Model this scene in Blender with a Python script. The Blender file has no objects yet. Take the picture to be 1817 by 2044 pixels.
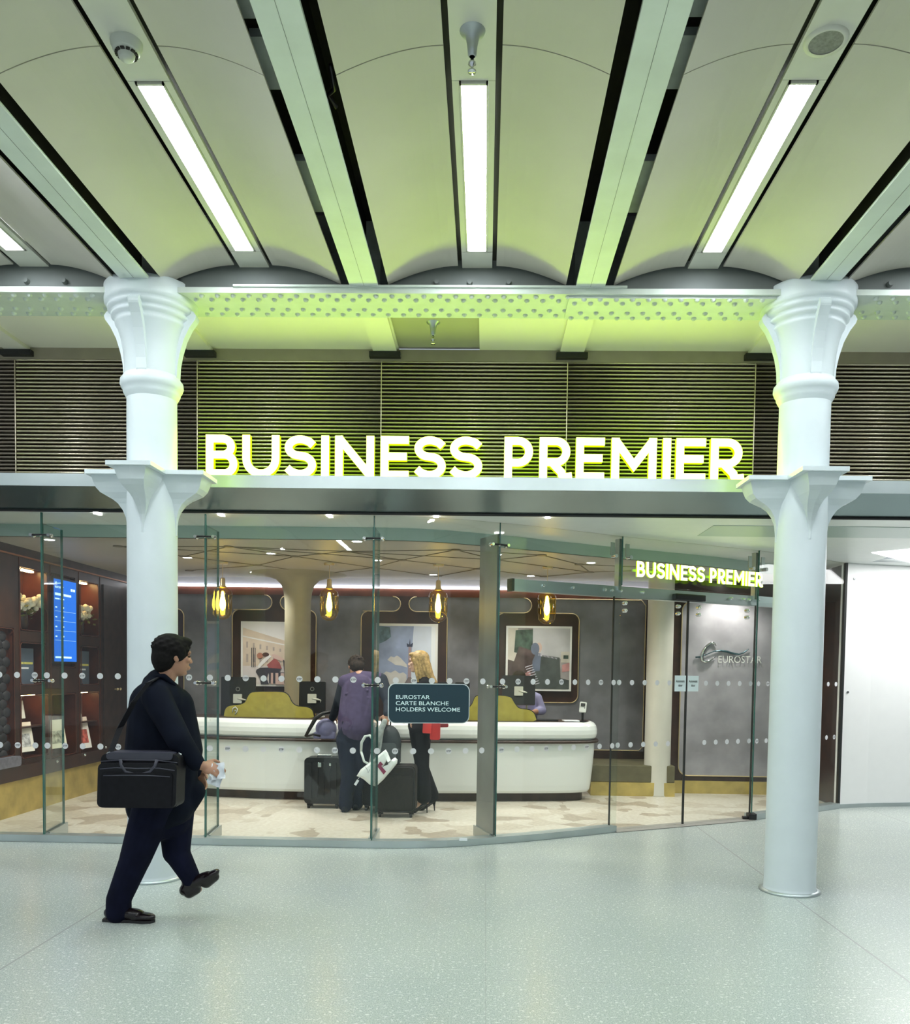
import bpy, bmesh, math, random
from mathutils import Vector, Matrix, noise
random.seed(7)
S = bpy.context.scene
C = S.collection
PI = math.pi

# ------------------------------------------------------------------ camera
F_PX, CX, CY, PITCH, YAW, ROLL, EYE = 1700.0, 927.9, 1419.6, -.0462, .0232, .0142, 1.5
Fv = Vector((-math.sin(YAW)*math.cos(PITCH), math.cos(YAW)*math.cos(PITCH), math.sin(PITCH)))
R0 = Vector((math.cos(YAW), math.sin(YAW), 0)); U0 = R0.cross(Fv)
Rv = math.cos(ROLL)*R0 + math.sin(ROLL)*U0
Uv = -math.sin(ROLL)*R0 + math.cos(ROLL)*U0
cam_d = bpy.data.cameras.new('camera'); cam = bpy.data.objects.new('camera', cam_d); C.objects.link(cam)
cam.matrix_world = Matrix(((Rv.x, Uv.x, -Fv.x, 0), (Rv.y, Uv.y, -Fv.y, 0), (Rv.z, Uv.z, -Fv.z, EYE), (0, 0, 0, 1)))
cam_d.sensor_fit = 'VERTICAL'; cam_d.sensor_height = 24; cam_d.lens = F_PX/2044*24
cam_d.shift_x = (908.5-CX)/2044; cam_d.shift_y = (CY-1022)/2044
cam_d.clip_start = .05; cam_d.clip_end = 200
S.camera = cam

# ------------------------------------------------------------------ world, exposure, large lights
w = bpy.data.worlds.new('world'); S.world = w; w.use_nodes = True
bg = w.node_tree.nodes['Background']; bg.inputs[0].default_value = (.80, .92, 1, 1); bg.inputs[1].default_value = .26
S.view_settings.view_transform = 'Standard'; S.view_settings.look = 'None'
S.view_settings.exposure = 0.93; S.view_settings.gamma = 1
TUBE = 27.0      # concourse fluorescent diffusers
LETTER = 1.0    # green sides of the big letters
SPOT = 42.0      # lounge downlights (W)
def area(name, loc, rot, sx, sy, power, col):
    d = bpy.data.lights.new(name, 'AREA'); d.shape = 'RECTANGLE'; d.size = sx; d.size_y = sy; d.energy = power; d.color = col
    o = bpy.data.objects.new(name, d); C.objects.link(o); o.location = loc; o.rotation_euler = rot
    return o

# ------------------------------------------------------------------ helpers
def at(px, py, Y):
    d = Fv + Rv*((px-CX)/F_PX) - Uv*((py-CY)/F_PX)
    return Vector((0, 0, EYE)) + d*(Y/d.y)

def mat(name, col, rough=.5, metal=0., emit=None, es=0., nz=0., nscale=8., bump=0., spec=None, sheen=0.):
    m = bpy.data.materials.new(name); m.use_nodes = True
    nt = m.node_tree; b = nt.nodes['Principled BSDF']
    b.inputs['Base Color'].default_value = (*col, 1); b.inputs['Roughness'].default_value = rough
    b.inputs['Metallic'].default_value = metal
    if spec is not None: b.inputs['Specular IOR Level'].default_value = spec
    if emit: b.inputs['Emission Color'].default_value = (*emit, 1); b.inputs['Emission Strength'].default_value = es
    if nz or bump:
        tc = nt.nodes.new('ShaderNodeTexCoord'); n = nt.nodes.new('ShaderNodeTexNoise')
        n.inputs['Scale'].default_value = nscale; n.inputs['Detail'].default_value = 5
        nt.links.new(tc.outputs['Object'], n.inputs['Vector'])
        if nz:
            r = nt.nodes.new('ShaderNodeValToRGB')
            r.color_ramp.elements[0].position = .3; r.color_ramp.elements[1].position = .7
            r.color_ramp.elements[0].color = (*[max(0, c*(1-nz)) for c in col], 1)
            r.color_ramp.elements[1].color = (*[min(1, c*(1+nz)) for c in col], 1)
            nt.links.new(n.outputs['Fac'], r.inputs['Fac']); nt.links.new(r.outputs['Color'], b.inputs['Base Color'])
        if bump:
            bp = nt.nodes.new('ShaderNodeBump'); bp.inputs['Strength'].default_value = bump
            nt.links.new(n.outputs['Fac'], bp.inputs['Height']); nt.links.new(bp.outputs['Normal'], b.inputs['Normal'])
    return m

def emat(name, col, strength):
    return mat(name, (0, 0, 0), .6, emit=col, es=strength)

def glassmat(name, tint, ior=1.5, rough=.0, extra=0.0):
    m = bpy.data.materials.new(name); m.use_nodes = True; nt = m.node_tree; nt.nodes.clear()
    out = nt.nodes.new('ShaderNodeOutputMaterial'); mix = nt.nodes.new('ShaderNodeMixShader')
    tr = nt.nodes.new('ShaderNodeBsdfTransparent'); tr.inputs[0].default_value = (*tint, 1)
    gl = nt.nodes.new('ShaderNodeBsdfGlossy'); gl.inputs['Roughness'].default_value = rough
    fr = nt.nodes.new('ShaderNodeFresnel'); ge = nt.nodes.new('ShaderNodeNewGeometry'); ma = nt.nodes.new('ShaderNodeMath'); ma.operation = 'MULTIPLY_ADD'
    ma.inputs[1].default_value = 1/ior-ior; ma.inputs[2].default_value = ior; nt.links.new(ge.outputs['Backfacing'], ma.inputs[0]); nt.links.new(ma.outputs[0], fr.inputs['IOR'])
    ad = nt.nodes.new('ShaderNodeMath'); ad.operation = 'ADD'; ad.inputs[1].default_value = extra; ad.use_clamp = True
    nt.links.new(fr.outputs[0], ad.inputs[0]); nt.links.new(ad.outputs[0], mix.inputs[0])
    nt.links.new(tr.outputs[0], mix.inputs[1]); nt.links.new(gl.outputs[0], mix.inputs[2]); nt.links.new(mix.outputs[0], out.inputs[0])
    return m

def terrazzo(name, a, b_, c_, rough, joints=True):
    m = mat(name, a, rough); nt = m.node_tree; bs = nt.nodes['Principled BSDF']
    tc = nt.nodes.new('ShaderNodeTexCoord')
    def noise_(s, d=3):
        n = nt.nodes.new('ShaderNodeTexNoise'); n.inputs['Scale'].default_value = s; n.inputs['Detail'].default_value = d
        nt.links.new(tc.outputs['Object'], n.inputs['Vector']); return n
    n1 = noise_(150, 2); n2 = noise_(60, 2); n3 = noise_(.8, 4)
    def ramp(n, p0, p1, c0, c1):
        r = nt.nodes.new('ShaderNodeValToRGB'); r.color_ramp.elements[0].position = p0; r.color_ramp.elements[1].position = p1
        r.color_ramp.elements[0].color = (*c0, 1); r.color_ramp.elements[1].color = (*c1, 1)
        nt.links.new(n.outputs['Fac'], r.inputs['Fac']); return r
    base = ramp(n1, .36, .62, b_, a)
    def mixc(fac, c1, c2, blend='MIX'):
        x = nt.nodes.new('ShaderNodeMix'); x.data_type = 'RGBA'; x.blend_type = blend
        if isinstance(fac, float): x.inputs[0].default_value = fac
        else: nt.links.new(fac, x.inputs[0])
        nt.links.new(c1, x.inputs[6])
        if isinstance(c2, tuple): x.inputs[7].default_value = (*c2, 1)
        else: nt.links.new(c2, x.inputs[7])
        return x.outputs[2]
    sp = ramp(n2, .60, .66, (0, 0, 0), (1, 1, 1))
    col = mixc(sp.outputs[0], base.outputs[0], c_)
    bl = ramp(n3, .3, .7, (.93, .94, .95), (1.04, 1.03, 1.0))
    col = mixc(1.0, col, bl.outputs[0], 'MULTIPLY')
    if joints:
        sx = nt.nodes.new('ShaderNodeSeparateXYZ'); nt.links.new(tc.outputs['Object'], sx.inputs[0])
        tot = None
        for ax, v, wd in ((0, -2.37, .006), (0, 2.12, .006), (0, .026, .0012), (1, 4.09, .0015), (1, 8.4, .002), (0, -4.6, .004), (0, 4.4, .004), (1, 6.35, .001)):
            s = nt.nodes.new('ShaderNodeMath'); s.operation = 'SUBTRACT'; s.inputs[1].default_value = v; nt.links.new(sx.outputs[ax], s.inputs[0])
            ab = nt.nodes.new('ShaderNodeMath'); ab.operation = 'ABSOLUTE'; nt.links.new(s.outputs[0], ab.inputs[0])
            lt = nt.nodes.new('ShaderNodeMath'); lt.operation = 'LESS_THAN'; lt.inputs[1].default_value = wd; nt.links.new(ab.outputs[0], lt.inputs[0])
            if tot is None: tot = lt
            else:
                mx = nt.nodes.new('ShaderNodeMath'); mx.operation = 'MAXIMUM'
                nt.links.new(tot.outputs[0], mx.inputs[0]); nt.links.new(lt.outputs[0], mx.inputs[1]); tot = mx
        col = mixc(tot.outputs[0], col, (.38, .40, .39))
    nt.links.new(col, bs.inputs['Base Color'])
    return m

def patch_floor(name, a, b_, c_):
    m = mat(name, a, .38); nt = m.node_tree; bs = nt.nodes['Principled BSDF']
    tc = nt.nodes.new('ShaderNodeTexCoord'); mp = nt.nodes.new('ShaderNodeMapping')
    mp.inputs['Rotation'].default_value = (0, 0, PI/4); mp.inputs['Scale'].default_value = (1, 1, 1)
    v = nt.nodes.new('ShaderNodeTexVoronoi'); v.inputs['Scale'].default_value = 3.2; v.distance = 'MANHATTAN'
    nt.links.new(tc.outputs['Object'], v.inputs['Vector'])
    r = nt.nodes.new('ShaderNodeValToRGB'); cr = r.color_ramp; cr.interpolation = 'CONSTANT'
    cr.elements[0].position = 0; cr.elements[0].color = (*a, 1); cr.elements[1].position = .62; cr.elements[1].color = (*b_, 1)
    e = cr.elements.new(.86); e.color = (*c_, 1)
    s = nt.nodes.new('ShaderNodeSeparateColor'); nt.links.new(v.outputs['Color'], s.inputs[0]); nt.links.new(s.outputs[0], r.inputs[0])
    n = nt.nodes.new('ShaderNodeTexNoise'); n.inputs['Scale'].default_value = 26; nt.links.new(tc.outputs['Object'], n.inputs['Vector'])
    x = nt.nodes.new('ShaderNodeMix'); x.data_type = 'RGBA'; x.blend_type = 'OVERLAY'; x.inputs[0].default_value = .35
    nt.links.new(r.outputs[0], x.inputs[6]); nt.links.new(n.outputs['Fac'], x.inputs[7]); nt.links.new(x.outputs[2], bs.inputs['Base Color'])
    return m

class MB:
    def __init__(s): s.v = []; s.f = []; s.mi = []; s.sm = []
    def add(s, vs, fs, mi=0, sm=False):
        o = len(s.v); s.v += [tuple(v) for v in vs]
        for f in fs: s.f.append([o+i for i in f]); s.mi.append(mi); s.sm.append(sm)
        return s
    def box(s, a, b, mi=0):
        x0, y0, z0 = a; x1, y1, z1 = b
        return s.add([(x0,y0,z0),(x1,y0,z0),(x1,y1,z0),(x0,y1,z0),(x0,y0,z1),(x1,y0,z1),(x1,y1,z1),(x0,y1,z1)],
                     [(0,3,2,1),(4,5,6,7),(0,1,5,4),(1,2,6,5),(2,3,7,6),(3,0,4,7)], mi)
    def obox(s, c, ux, uy, uz, hx, hy, hz, mi=0):      # oriented box, half sizes
        c, ux, uy, uz = Vector(c), Vector(ux).normalized(), Vector(uy).normalized(), Vector(uz).normalized()
        vs = [c+ux*(i*hx)+uy*(j*hy)+uz*(k*hz) for k in (-1,1) for i, j in ((-1,-1),(1,-1),(1,1),(-1,1))]
        return s.add(vs, [(0,3,2,1),(4,5,6,7),(0,1,5,4),(1,2,6,5),(2,3,7,6),(3,0,4,7)], mi)
    def rbox(s, c, ux, uy, uz, hx, hy, hz, r=.02, n=4, mi=0):   # box rounded in the ux-uz plane, extruded along uy
        pts = []
        for (sx, sz, a0) in ((1,1,0),(-1,1,90),(-1,-1,180),(1,-1,270)):
            for k in range(n+1):
                a = math.radians(a0+90*k/n); pts.append((sx*(hx-r)+r*math.cos(a), sz*(hz-r)+r*math.sin(a)))
        ux, uy, uz = Vector(ux).normalized(), Vector(uy).normalized(), Vector(uz).normalized()
        return s.prism(pts, Vector(c)-uy*hy, ux, uz, uy, 2*hy, mi)
    def prism(s, pts, o, ux, uz, un, t, mi=0, mis=None, sm=False):
        o, ux, uz, un = Vector(o), Vector(ux), Vector(uz), Vector(un)
        n = len(pts); a = [o+ux*p[0]+uz*p[1] for p in pts]; b = [q+un*t for q in a]
        s.add(a, [tuple(range(n))], mi); s.add(b, [tuple(range(n-1, -1, -1))], mi)
        s.add(a+b, [(i, n+i, n+(i+1) % n, (i+1) % n) for i in range(n)], mi if mis is None else mis, sm)
        return s
    def cyl(s, p0, p1, r0, r1=None, n=16, mi=0, caps=True, sm=True):
        r1 = r0 if r1 is None else r1; p0, p1 = Vector(p0), Vector(p1); d = (p1-p0).normalized()
        a = d.orthogonal().normalized(); b = d.cross(a)
        ring = lambda p, r: [p+a*(r*math.cos(2*PI*i/n))+b*(r*math.sin(2*PI*i/n)) for i in range(n)]
        s.add(ring(p0, r0)+ring(p1, r1), [(i, (i+1) % n, n+(i+1) % n, n+i) for i in range(n)], mi, sm)
        if caps: s.add(ring(p0, r0), [tuple(range(n-1, -1, -1))], mi); s.add(ring(p1, r1), [tuple(range(n))], mi)
        return s
    def tube(s, pts, r, n=8, mi=0, closed=False):
        pts = [Vector(p) for p in pts]; m = len(pts); vs = []
        ref = None
        for i, p in enumerate(pts):
            if closed: d = (pts[(i+1) % m]-pts[i-1]).normalized()
            else: d = (pts[min(i+1, m-1)]-pts[max(i-1, 0)]).normalized()
            if ref is None: ref = d.orthogonal().normalized()
            ref = (ref-d*ref.dot(d)).normalized(); b = d.cross(ref)
            rr = r[i] if isinstance(r, (list, tuple)) else r
            vs += [p+ref*(rr*math.cos(2*PI*k/n))+b*(rr*math.sin(2*PI*k/n)) for k in range(n)]
        fs = []
        for i in range(m if closed else m-1):
            j = (i+1) % m
            fs += [(i*n+k, i*n+(k+1) % n, j*n+(k+1) % n, j*n+k) for k in range(n)]
        if not closed: fs += [tuple(range(n-1, -1, -1)), tuple((m-1)*n+k for k in range(n))]
        return s.add(vs, fs, mi, True)
    def lathe(s, prof, c=(0, 0), n=48, mi=0, sm=True):
        vs = []
        for r, z in prof: vs += [(c[0]+r*math.cos(2*PI*i/n), c[1]+r*math.sin(2*PI*i/n), z) for i in range(n)]
        fs = []
        for j in range(len(prof)-1): fs += [(j*n+i, j*n+(i+1) % n, (j+1)*n+(i+1) % n, (j+1)*n+i) for i in range(n)]
        return s.add(vs, fs, mi, sm)
    def ball(s, c, r, seg=12, rings=8, mi=0, M=None):
        c = Vector(c); r = (r, r, r) if not isinstance(r, (tuple, list)) else r
        vs = []; fs = []
        for j in range(rings+1):
            t = PI*j/rings
            for i in range(seg):
                p = 2*PI*i/seg; v = Vector((r[0]*math.sin(t)*math.cos(p), r[1]*math.sin(t)*math.sin(p), r[2]*math.cos(t)))
                if M is not None: v = M @ v
                vs.append(c+v)
        for j in range(rings): fs += [(j*seg+i, (j+1)*seg+i, (j+1)*seg+(i+1) % seg, j*seg+(i+1) % seg) for i in range(seg)]
        return s.add(vs, fs, mi, True)
    def ribbon(s, path, z0, z1, t, mi=0, side=1):     # vertical wall along a plan path with thickness t
        n = len(path); off = []
        for i in range(n):
            a = Vector(path[max(i-1, 0)][:2]); b = Vector(path[min(i+1, n-1)][:2]); d = (b-a).normalized(); off.append(Vector((-d.y, d.x))*t*side)
        A = [(p[0], p[1]) for p in path]; B = [(p[0]+o.x, p[1]+o.y) for p, o in zip(path, off)]
        loop = A+B[::-1]; m = len(loop)
        for i in range(n-1):
            q = [A[i], A[i+1], B[i+1], B[i]]
            s.add([(x, y, z0) for x, y in q]+[(x, y, z1) for x, y in q], [(0,3,2,1),(4,5,6,7)], mi)
        s.add([(x, y, z0) for x, y in loop]+[(x, y, z1) for x, y in loop], [(i, (i+1) % m, m+(i+1) % m, m+i) for i in range(m)], mi)
        return s
    def mesh(s, name, mats):
        me = bpy.data.meshes.new(name); me.from_pydata(s.v, [], s.f)
        for m in (mats if isinstance(mats, (list, tuple)) else [mats]): me.materials.append(m)
        me.polygons.foreach_set('material_index', s.mi); me.polygons.foreach_set('use_smooth', s.sm)
        me.update(); return me
    def build(s, name, mats, parent=None, bevel=0):
        o = bpy.data.objects.new(name, s.mesh(name, mats)); C.objects.link(o); adopt(o, parent)
        if bevel:
            b = o.modifiers.new('bevel', 'BEVEL'); b.width = bevel; b.segments = 2; b.limit_method = 'ANGLE'
        return o

def adopt(o, parent):
    if parent is not None:
        o.parent = parent
        if parent.type == 'EMPTY': o.matrix_parent_inverse = Matrix.Translation(-parent.location)
def thing(name, label, cat, loc, group=None):
    o = bpy.data.objects.new(name, None); C.objects.link(o); o.location = loc; o.empty_display_size = .1
    o['label'] = label; o['category'] = cat
    if group: o['group'] = group
    return o
def tag(o, label, cat, group=None):
    o['label'] = label; o['category'] = cat
    if group: o['group'] = group
    return o
def struct(o, label=None):
    o['kind'] = 'structure'
    if label: o['label'] = label
    return o
def kids(o): return [c for c in C.objects if c.parent == o]
def dup(root, delta, label=None):
    r = root.copy(); C.objects.link(r); r.location = Vector(root.location)+Vector(delta)
    if label: r['label'] = label
    for ch in kids(root):
        c = ch.copy(); C.objects.link(c); c.parent = r; c.matrix_parent_inverse = ch.matrix_parent_inverse.copy()
        for g in kids(ch):
            d = g.copy(); C.objects.link(d); d.parent = c; d.matrix_parent_inverse = g.matrix_parent_inverse.copy()
    return r

def text_geo(txt, size, spacing=1.0, offset=0.0, align='LEFT', line=1.0):
    cu = bpy.data.curves.new('t', 'FONT'); cu.body = txt; cu.size = size; cu.space_character = spacing; cu.offset = offset
    cu.align_x = align; cu.space_line = line; cu.resolution_u = 3; cu.fill_mode = 'FRONT'
    ob = bpy.data.objects.new('t', cu); C.objects.link(ob); bpy.context.view_layer.update()
    me = bpy.data.meshes.new_from_object(ob.evaluated_get(bpy.context.evaluated_depsgraph_get()))
    vs = [v.co.copy() for v in me.vertices]; fs = [tuple(p.vertices) for p in me.polygons]
    bpy.data.objects.remove(ob); bpy.data.curves.remove(cu); bpy.data.meshes.remove(me)
    return vs, fs
_tc = {}
def add_text(mb, txt, size, o, ux, uz, mi=0, width=None, **k):
    key = (txt, size, tuple(sorted(k.items())))
    if key not in _tc: _tc[key] = text_geo(txt, size, **k)
    vs, fs = _tc[key]; o, ux, uz = Vector(o), Vector(ux), Vector(uz)
    sx = 1.0
    if width:
        xs = [v.x for v in vs]; sx = width/(max(xs)-min(xs))
    mb.add([o+ux*(v.x*sx)+uz*v.y for v in vs], fs, mi)

def arc(cx, cy, r, a0, a1, n=10, ry=None):
    ry = r if ry is None else ry
    return [(cx+r*math.cos(math.radians(a0+(a1-a0)*i/n)), cy+ry*math.sin(math.radians(a0+(a1-a0)*i/n))) for i in range(n+1)]
def rrect(x0, z0, x1, z1, r, n=6):
    return arc(x1-r, z1-r, r, 0, 90, n)+arc(x0+r, z1-r, r, 90, 180, n)+arc(x0+r, z0+r, r, 180, 270, n)+arc(x1-r, z0+r, r, 270, 360, n)

# ------------------------------------------------------------------ materials
M = {}
M['floor'] = terrazzo('terrazzo', (.55, .60, .58), (.36, .41, .395), (.70, .74, .72), .25)
M['lfloor'] = patch_floor('lounge_floor', (.60, .555, .48), (.52, .465, .385), (.40, .34, .27))
M['vault'] = mat('vault_panel', (.56, .535, .47), .55, nz=.05, nscale=1.3)
M['strip'] = mat('strip_panel', (.66, .66, .58), .5, nz=.04, nscale=3)
M['beam'] = mat('beam_paint', (.72, .79, .75), .45, nz=.05, nscale=5, bump=.05)
M['column'] = mat('column_paint', (.71, .78, .81), .38, nz=.02, nscale=6)
M['girder'] = mat('girder_paint', (.66, .72, .66), .42, nz=.05, nscale=9)
M['dark'] = mat('void_shade', (.025, .022, .018), .8, nz=.4, nscale=3)
M['grey'] = mat('tympanum_grey', (.15, .165, .16), .6, nz=.08, nscale=4)
M['groove'] = mat('groove_shade', (.05, .05, .035), .8)
M['pipe'] = mat('duct_grey', (.45, .5, .5), .5, nz=.15, nscale=7)
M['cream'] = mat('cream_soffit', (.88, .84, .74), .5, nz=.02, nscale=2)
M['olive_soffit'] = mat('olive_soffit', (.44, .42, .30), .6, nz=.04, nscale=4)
M['brownframe'] = mat('bronze_frame', (.32, .28, .21), .5, nz=.06)
M['slat'] = mat('louvre_slat', (.70, .61, .50), .27, metal=.8)
M['steel'] = mat('brushed_steel', (.68, .75, .77), .30, metal=.9, nz=.06, nscale=2)
M['steel2'] = mat('steel_plain', (.5, .54, .54), .35, metal=.8)
M['sill'] = mat('sill_steel', (.5, .56, .57), .35, metal=.7, nz=.08, nscale=3)
M['chrome'] = mat('chrome', (.75, .77, .77), .12, metal=1)
M['glass'] = glassmat('clear_glass', (.95, .98, .965), 1.42)
M['fin'] = glassmat('fin_glass', (.94, .975, .96), 1.35, extra=.0)
M['edge'] = mat('glass_edge', (.04, .13, .11), .2, nz=.2)
M['blackseal'] = mat('black_seal', (.02, .022, .022), .5)
M['post'] = mat('mullion_grey', (.30, .32, .31), .32, metal=.55, nz=.12, nscale=3)
M['dot'] = mat('frosted_dot', (.70, .70, .72), .6)
M['dotink'] = mat('dot_ink', (.12, .13, .14), .6)
M['soffit'] = mat('white_soffit', (.74, .78, .77), .42, nz=.02)
M['soffit2'] = mat('soffit_downstand', (.42, .52, .49), .4)
M['lceil'] = mat('lounge_ceiling', (.47, .44, .39), .5, nz=.05, nscale=2)
M['line'] = mat('ceiling_line', (.20, .17, .12), .5)
M['white'] = mat('white_wall', (.90, .905, .90), .28, nz=.01)
M['whitegloss'] = mat('desk_white', (.80, .83, .82), .22)
M['stone'] = mat('stone_panel', (.20, .20, .225), .42, nz=.35, nscale=2.6)
M['wood'] = mat('dark_walnut', (.040, .016, .010), .38, nz=.35, nscale=6)
M['woodred'] = mat('red_walnut', (.095, .026, .013), .35, nz=.3, nscale=6)
M['wooddark'] = mat('deep_walnut', (.035, .018, .013), .45, nz=.4, nscale=9)
M['gold'] = mat('brass_trim', (.78, .62, .36), .3, metal=.8)
M['brass'] = mat('brass_skirting', (.55, .42, .13), .4, metal=.45, nz=.25, nscale=5)
M['olive'] = mat('mustard_felt', (.36, .31, .055), .8, nz=.12, nscale=14)
M['black'] = mat('black_plastic', (.010, .010, .012), .4)
M['lightgrey'] = mat('light_grey_plastic', (.55, .57, .52), .45)
M['lume'] = emat('tube_light', (.90, .97, 1.0), TUBE)
M['letterface'] = emat('letter_face', (.68, 1, .065), 10)
M['letterside'] = emat('letter_side', (.50, 1.0, .0), LETTER)
M['whitelight'] = emat('white_light', (1, .97, .92), 22)
M['cove'] = emat('cove_light', (.86, .84, 1.0), 5)
M['amber'] = glassmat('amber_glass', (.97, .76, .18), 1.6, extra=.06)
M['filament'] = emat('filament', (1, .80, .22), 20)
M['skin'] = mat('skin', (.42, .22, .14), .5, nz=.05)
M['navy'] = mat('navy_coat', (.005, .007, .015), .85, nz=.2, nscale=9, bump=.5, spec=.12)
M['navyt'] = mat('navy_trousers', (.005, .006, .019), .85, nz=.2, nscale=12, bump=.35, spec=.12)
M['leather'] = mat('dark_leather', (.010, .006, .008), .2)
M['hair'] = mat('dark_hair', (.008, .007, .007), .8, nz=.4, nscale=60, spec=.15)
M['bag'] = mat('bag_nylon', (.006, .006, .009), .5, spec=.25, nz=.25, nscale=25)
M['bag2'] = mat('bag_sheen', (.045, .045, .065), .35)
M['paper'] = mat('paper', (.82, .86, .92), .6)

# ------------------------------------------------------------------ grid
XL, XR, YC = -2.3435, 2.1565, 5.96
BX = [XL+1.5*k for k in range(-3, 7)]            # beam lines
ZB, ZV, ZE = 4.05, 4.20, 4.075

# ================================================================== SHELL
YB = -7.0
struct(MB().box((10.0, YB, 0), (10.1, 10.3, 4.3)).build('wall_side', mat('side_grey', (.30, .29, .27), .5, nz=.3, nscale=.6)), 'added grey side wall, out of view, dimming the door glass reflection')  # added unseen wall, keeps the bright world out of door reflections
fl = MB().box((-11, YB, -.1), (11, 12.5, 0)).build('floor', M['floor']); struct(fl, 'pale grey-green terrazzo concourse floor')
# facade plan path
PATH = [(-9.5,7.15),(-3.76,7.15),(-2.367,7.15),(-.947,7.15),(-.72,7.165),(-.5,7.2),(-.3,7.25),(-.1,7.325),(.109,7.43),(.35,7.54),(.62,7.69),(.94,7.885),(1.27,8.09),(2.0,8.47),(2.80,8.90),(3.3,9.25),(3.8,9.6),(4.07,9.8)]
lp = [(x, y+.02) for x, y in PATH]
me = MB(); n = len(lp)
for i in range(n-1):
    a, b = lp[i], lp[i+1]
    me.add([(a[0],a[1],.004),(b[0],b[1],.004),(b[0],12,.004),(a[0],12,.004)], [(0,1,2,3)])
struct(me.build('floor', M['lfloor']), 'cream marbled lounge floor')

# slab over everything, coloured dark as the shade of the void
struct(MB().box((-11, YB, 4.62), (11, 7.1, 4.7)).build('ceiling', M['dark']), 'slab coloured dark as the shaded void above the vault panels')

# vault panels, strips, beams
def vault(xc, side, y0, y1):
    x0, x1 = .128, .592; n = 10; vs = []
    for y in (y0, y1):
        for t in (0, .012):
            for i in range(n+1):
                u = i/n; x = x0+(x1-x0)*u; z = ZV-(ZV-ZE)*(u**1.75)
                vs.append((xc+side*x, y, z+t))
    m = n+1; fs = []
    for i in range(n):
        fs += [(i, i+1, 2*m+i+1, 2*m+i), (m+i, 3*m+i, 3*m+i+1, m+i+1), (i, m+i, m+i+1, i+1), (2*m+i, 2*m+i+1, 3*m+i+1, 3*m+i)]
    fs += [(0, 2*m, 3*m, m), (n, m+n, 3*m+n, 2*m+n)]
    o = MB().add(vs, fs, 0, False).build('ceiling', M['vault']); struct(o, 'curved perforated cream vault panel')
for k in range(len(BX)-1):
    xc = (BX[k]+BX[k+1])/2
    for side in (-1, 1):
        for y0, y1 in ((YB, -3.2), (-3.194, .3), (.306, 3.797), (3.803, 5.80)): vault(xc, side, y0, y1)
    st = MB()
    for y0, y1 in ((YB, -5.02), (-3.43, -.52), (1.07, 4.02), (5.615, 5.86)):
        st.box((xc-.10, y0, ZV), (xc+.10, y1, ZV+.02))
    for y0 in (-5.02, -.52, 4.02):
        st.box((xc-.10, y0+.003, ZV), (xc-.068, y0+1.592, ZV+.02)); st.box((xc+.068, y0+.003, ZV), (xc+.10, y0+1.592, ZV+.02))
    struct(st.build('ceiling', M['strip']), 'flat cream service strip along the vault crown')
    struct(MB().box((xc-.13, YB, ZV+.05), (xc+.13, 5.86, ZV+.07)).build('ceiling', M['groove']), 'backing above the service strip, coloured dark as groove shade')  # dark colour stands in for shade inside the grooves

# tympanum behind the vault ends, sitting on the girder
for k in range(len(BX)-1):
    x0, x1 = BX[k]+.10, BX[k+1]-.10
    t = MB().box((x0, 5.83, 4.05), (x1, 5.86, 4.30))
    if k in (2, 4, 6):
        for dx in (.38, .60, .86): t.cyl((x0+dx, 5.835, 4.10), (x0+dx, 5.80, 4.10), .022, .016, n=10)
    struct(t.build('trim_1', M['grey']), 'grey arched end plate closing a vault bay')

# fluorescent lights
def lamp(xc, y0, label):
    t = thing('fluorescent_light', label, 'ceiling light', (xc, y0+.78, ZV-.01), 'fluorescent ceiling lights')
    f = MB()
    f.box((xc-.066, y0, ZV-.008), (xc-.058, y0+1.57, ZV+.04)); f.box((xc+.058, y0, ZV-.008), (xc+.066, y0+1.57, ZV+.04))
    f.box((xc-.066, y0, ZV-.008), (xc+.066, y0+.012, ZV+.04)); f.box((xc-.066, y0+1.558, ZV-.008), (xc+.066, y0+1.57, ZV+.04))
    f.build('frame', M['strip'], t)
    MB().box((xc-.058, y0+.012, ZV+.002), (xc+.058, y0+1.558, ZV+.03)).build('diffuser', M['lume'], t)
    return t
names = {1: 'lit fluorescent ceiling light at the far left edge of the concourse vaults', 2: 'lit fluorescent ceiling light in the vault below the smoke detector',
         3: 'lit fluorescent ceiling light in the central vault behind the sprinkler head', 4: 'lit fluorescent ceiling light in the vault below the round speaker',
         5: 'lit fluorescent ceiling light beyond the right edge, out of view'}
for k in range(len(BX)-1):
    xc = (BX[k]+BX[k+1])/2
    if k in (1, 2, 3, 4, 5):pass
    lamp(xc, 4.03, {2: names[2], 3: names[3], 4: names[4], 1: names[1]}.get(k, 'lit fluorescent ceiling light outside the view, above the concourse'))
    if 1 <= k <= 6:  # unseen lamps added behind the camera for light and reflections
        lamp(xc, -.51, 'added fluorescent ceiling light overhead, unseen behind the viewer')
    if 1 <= k <= 6:  # second unseen row, added farther back to light the concourse
        lamp(xc, -5.01, 'added fluorescent ceiling light, unseen far behind the viewer')

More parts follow.
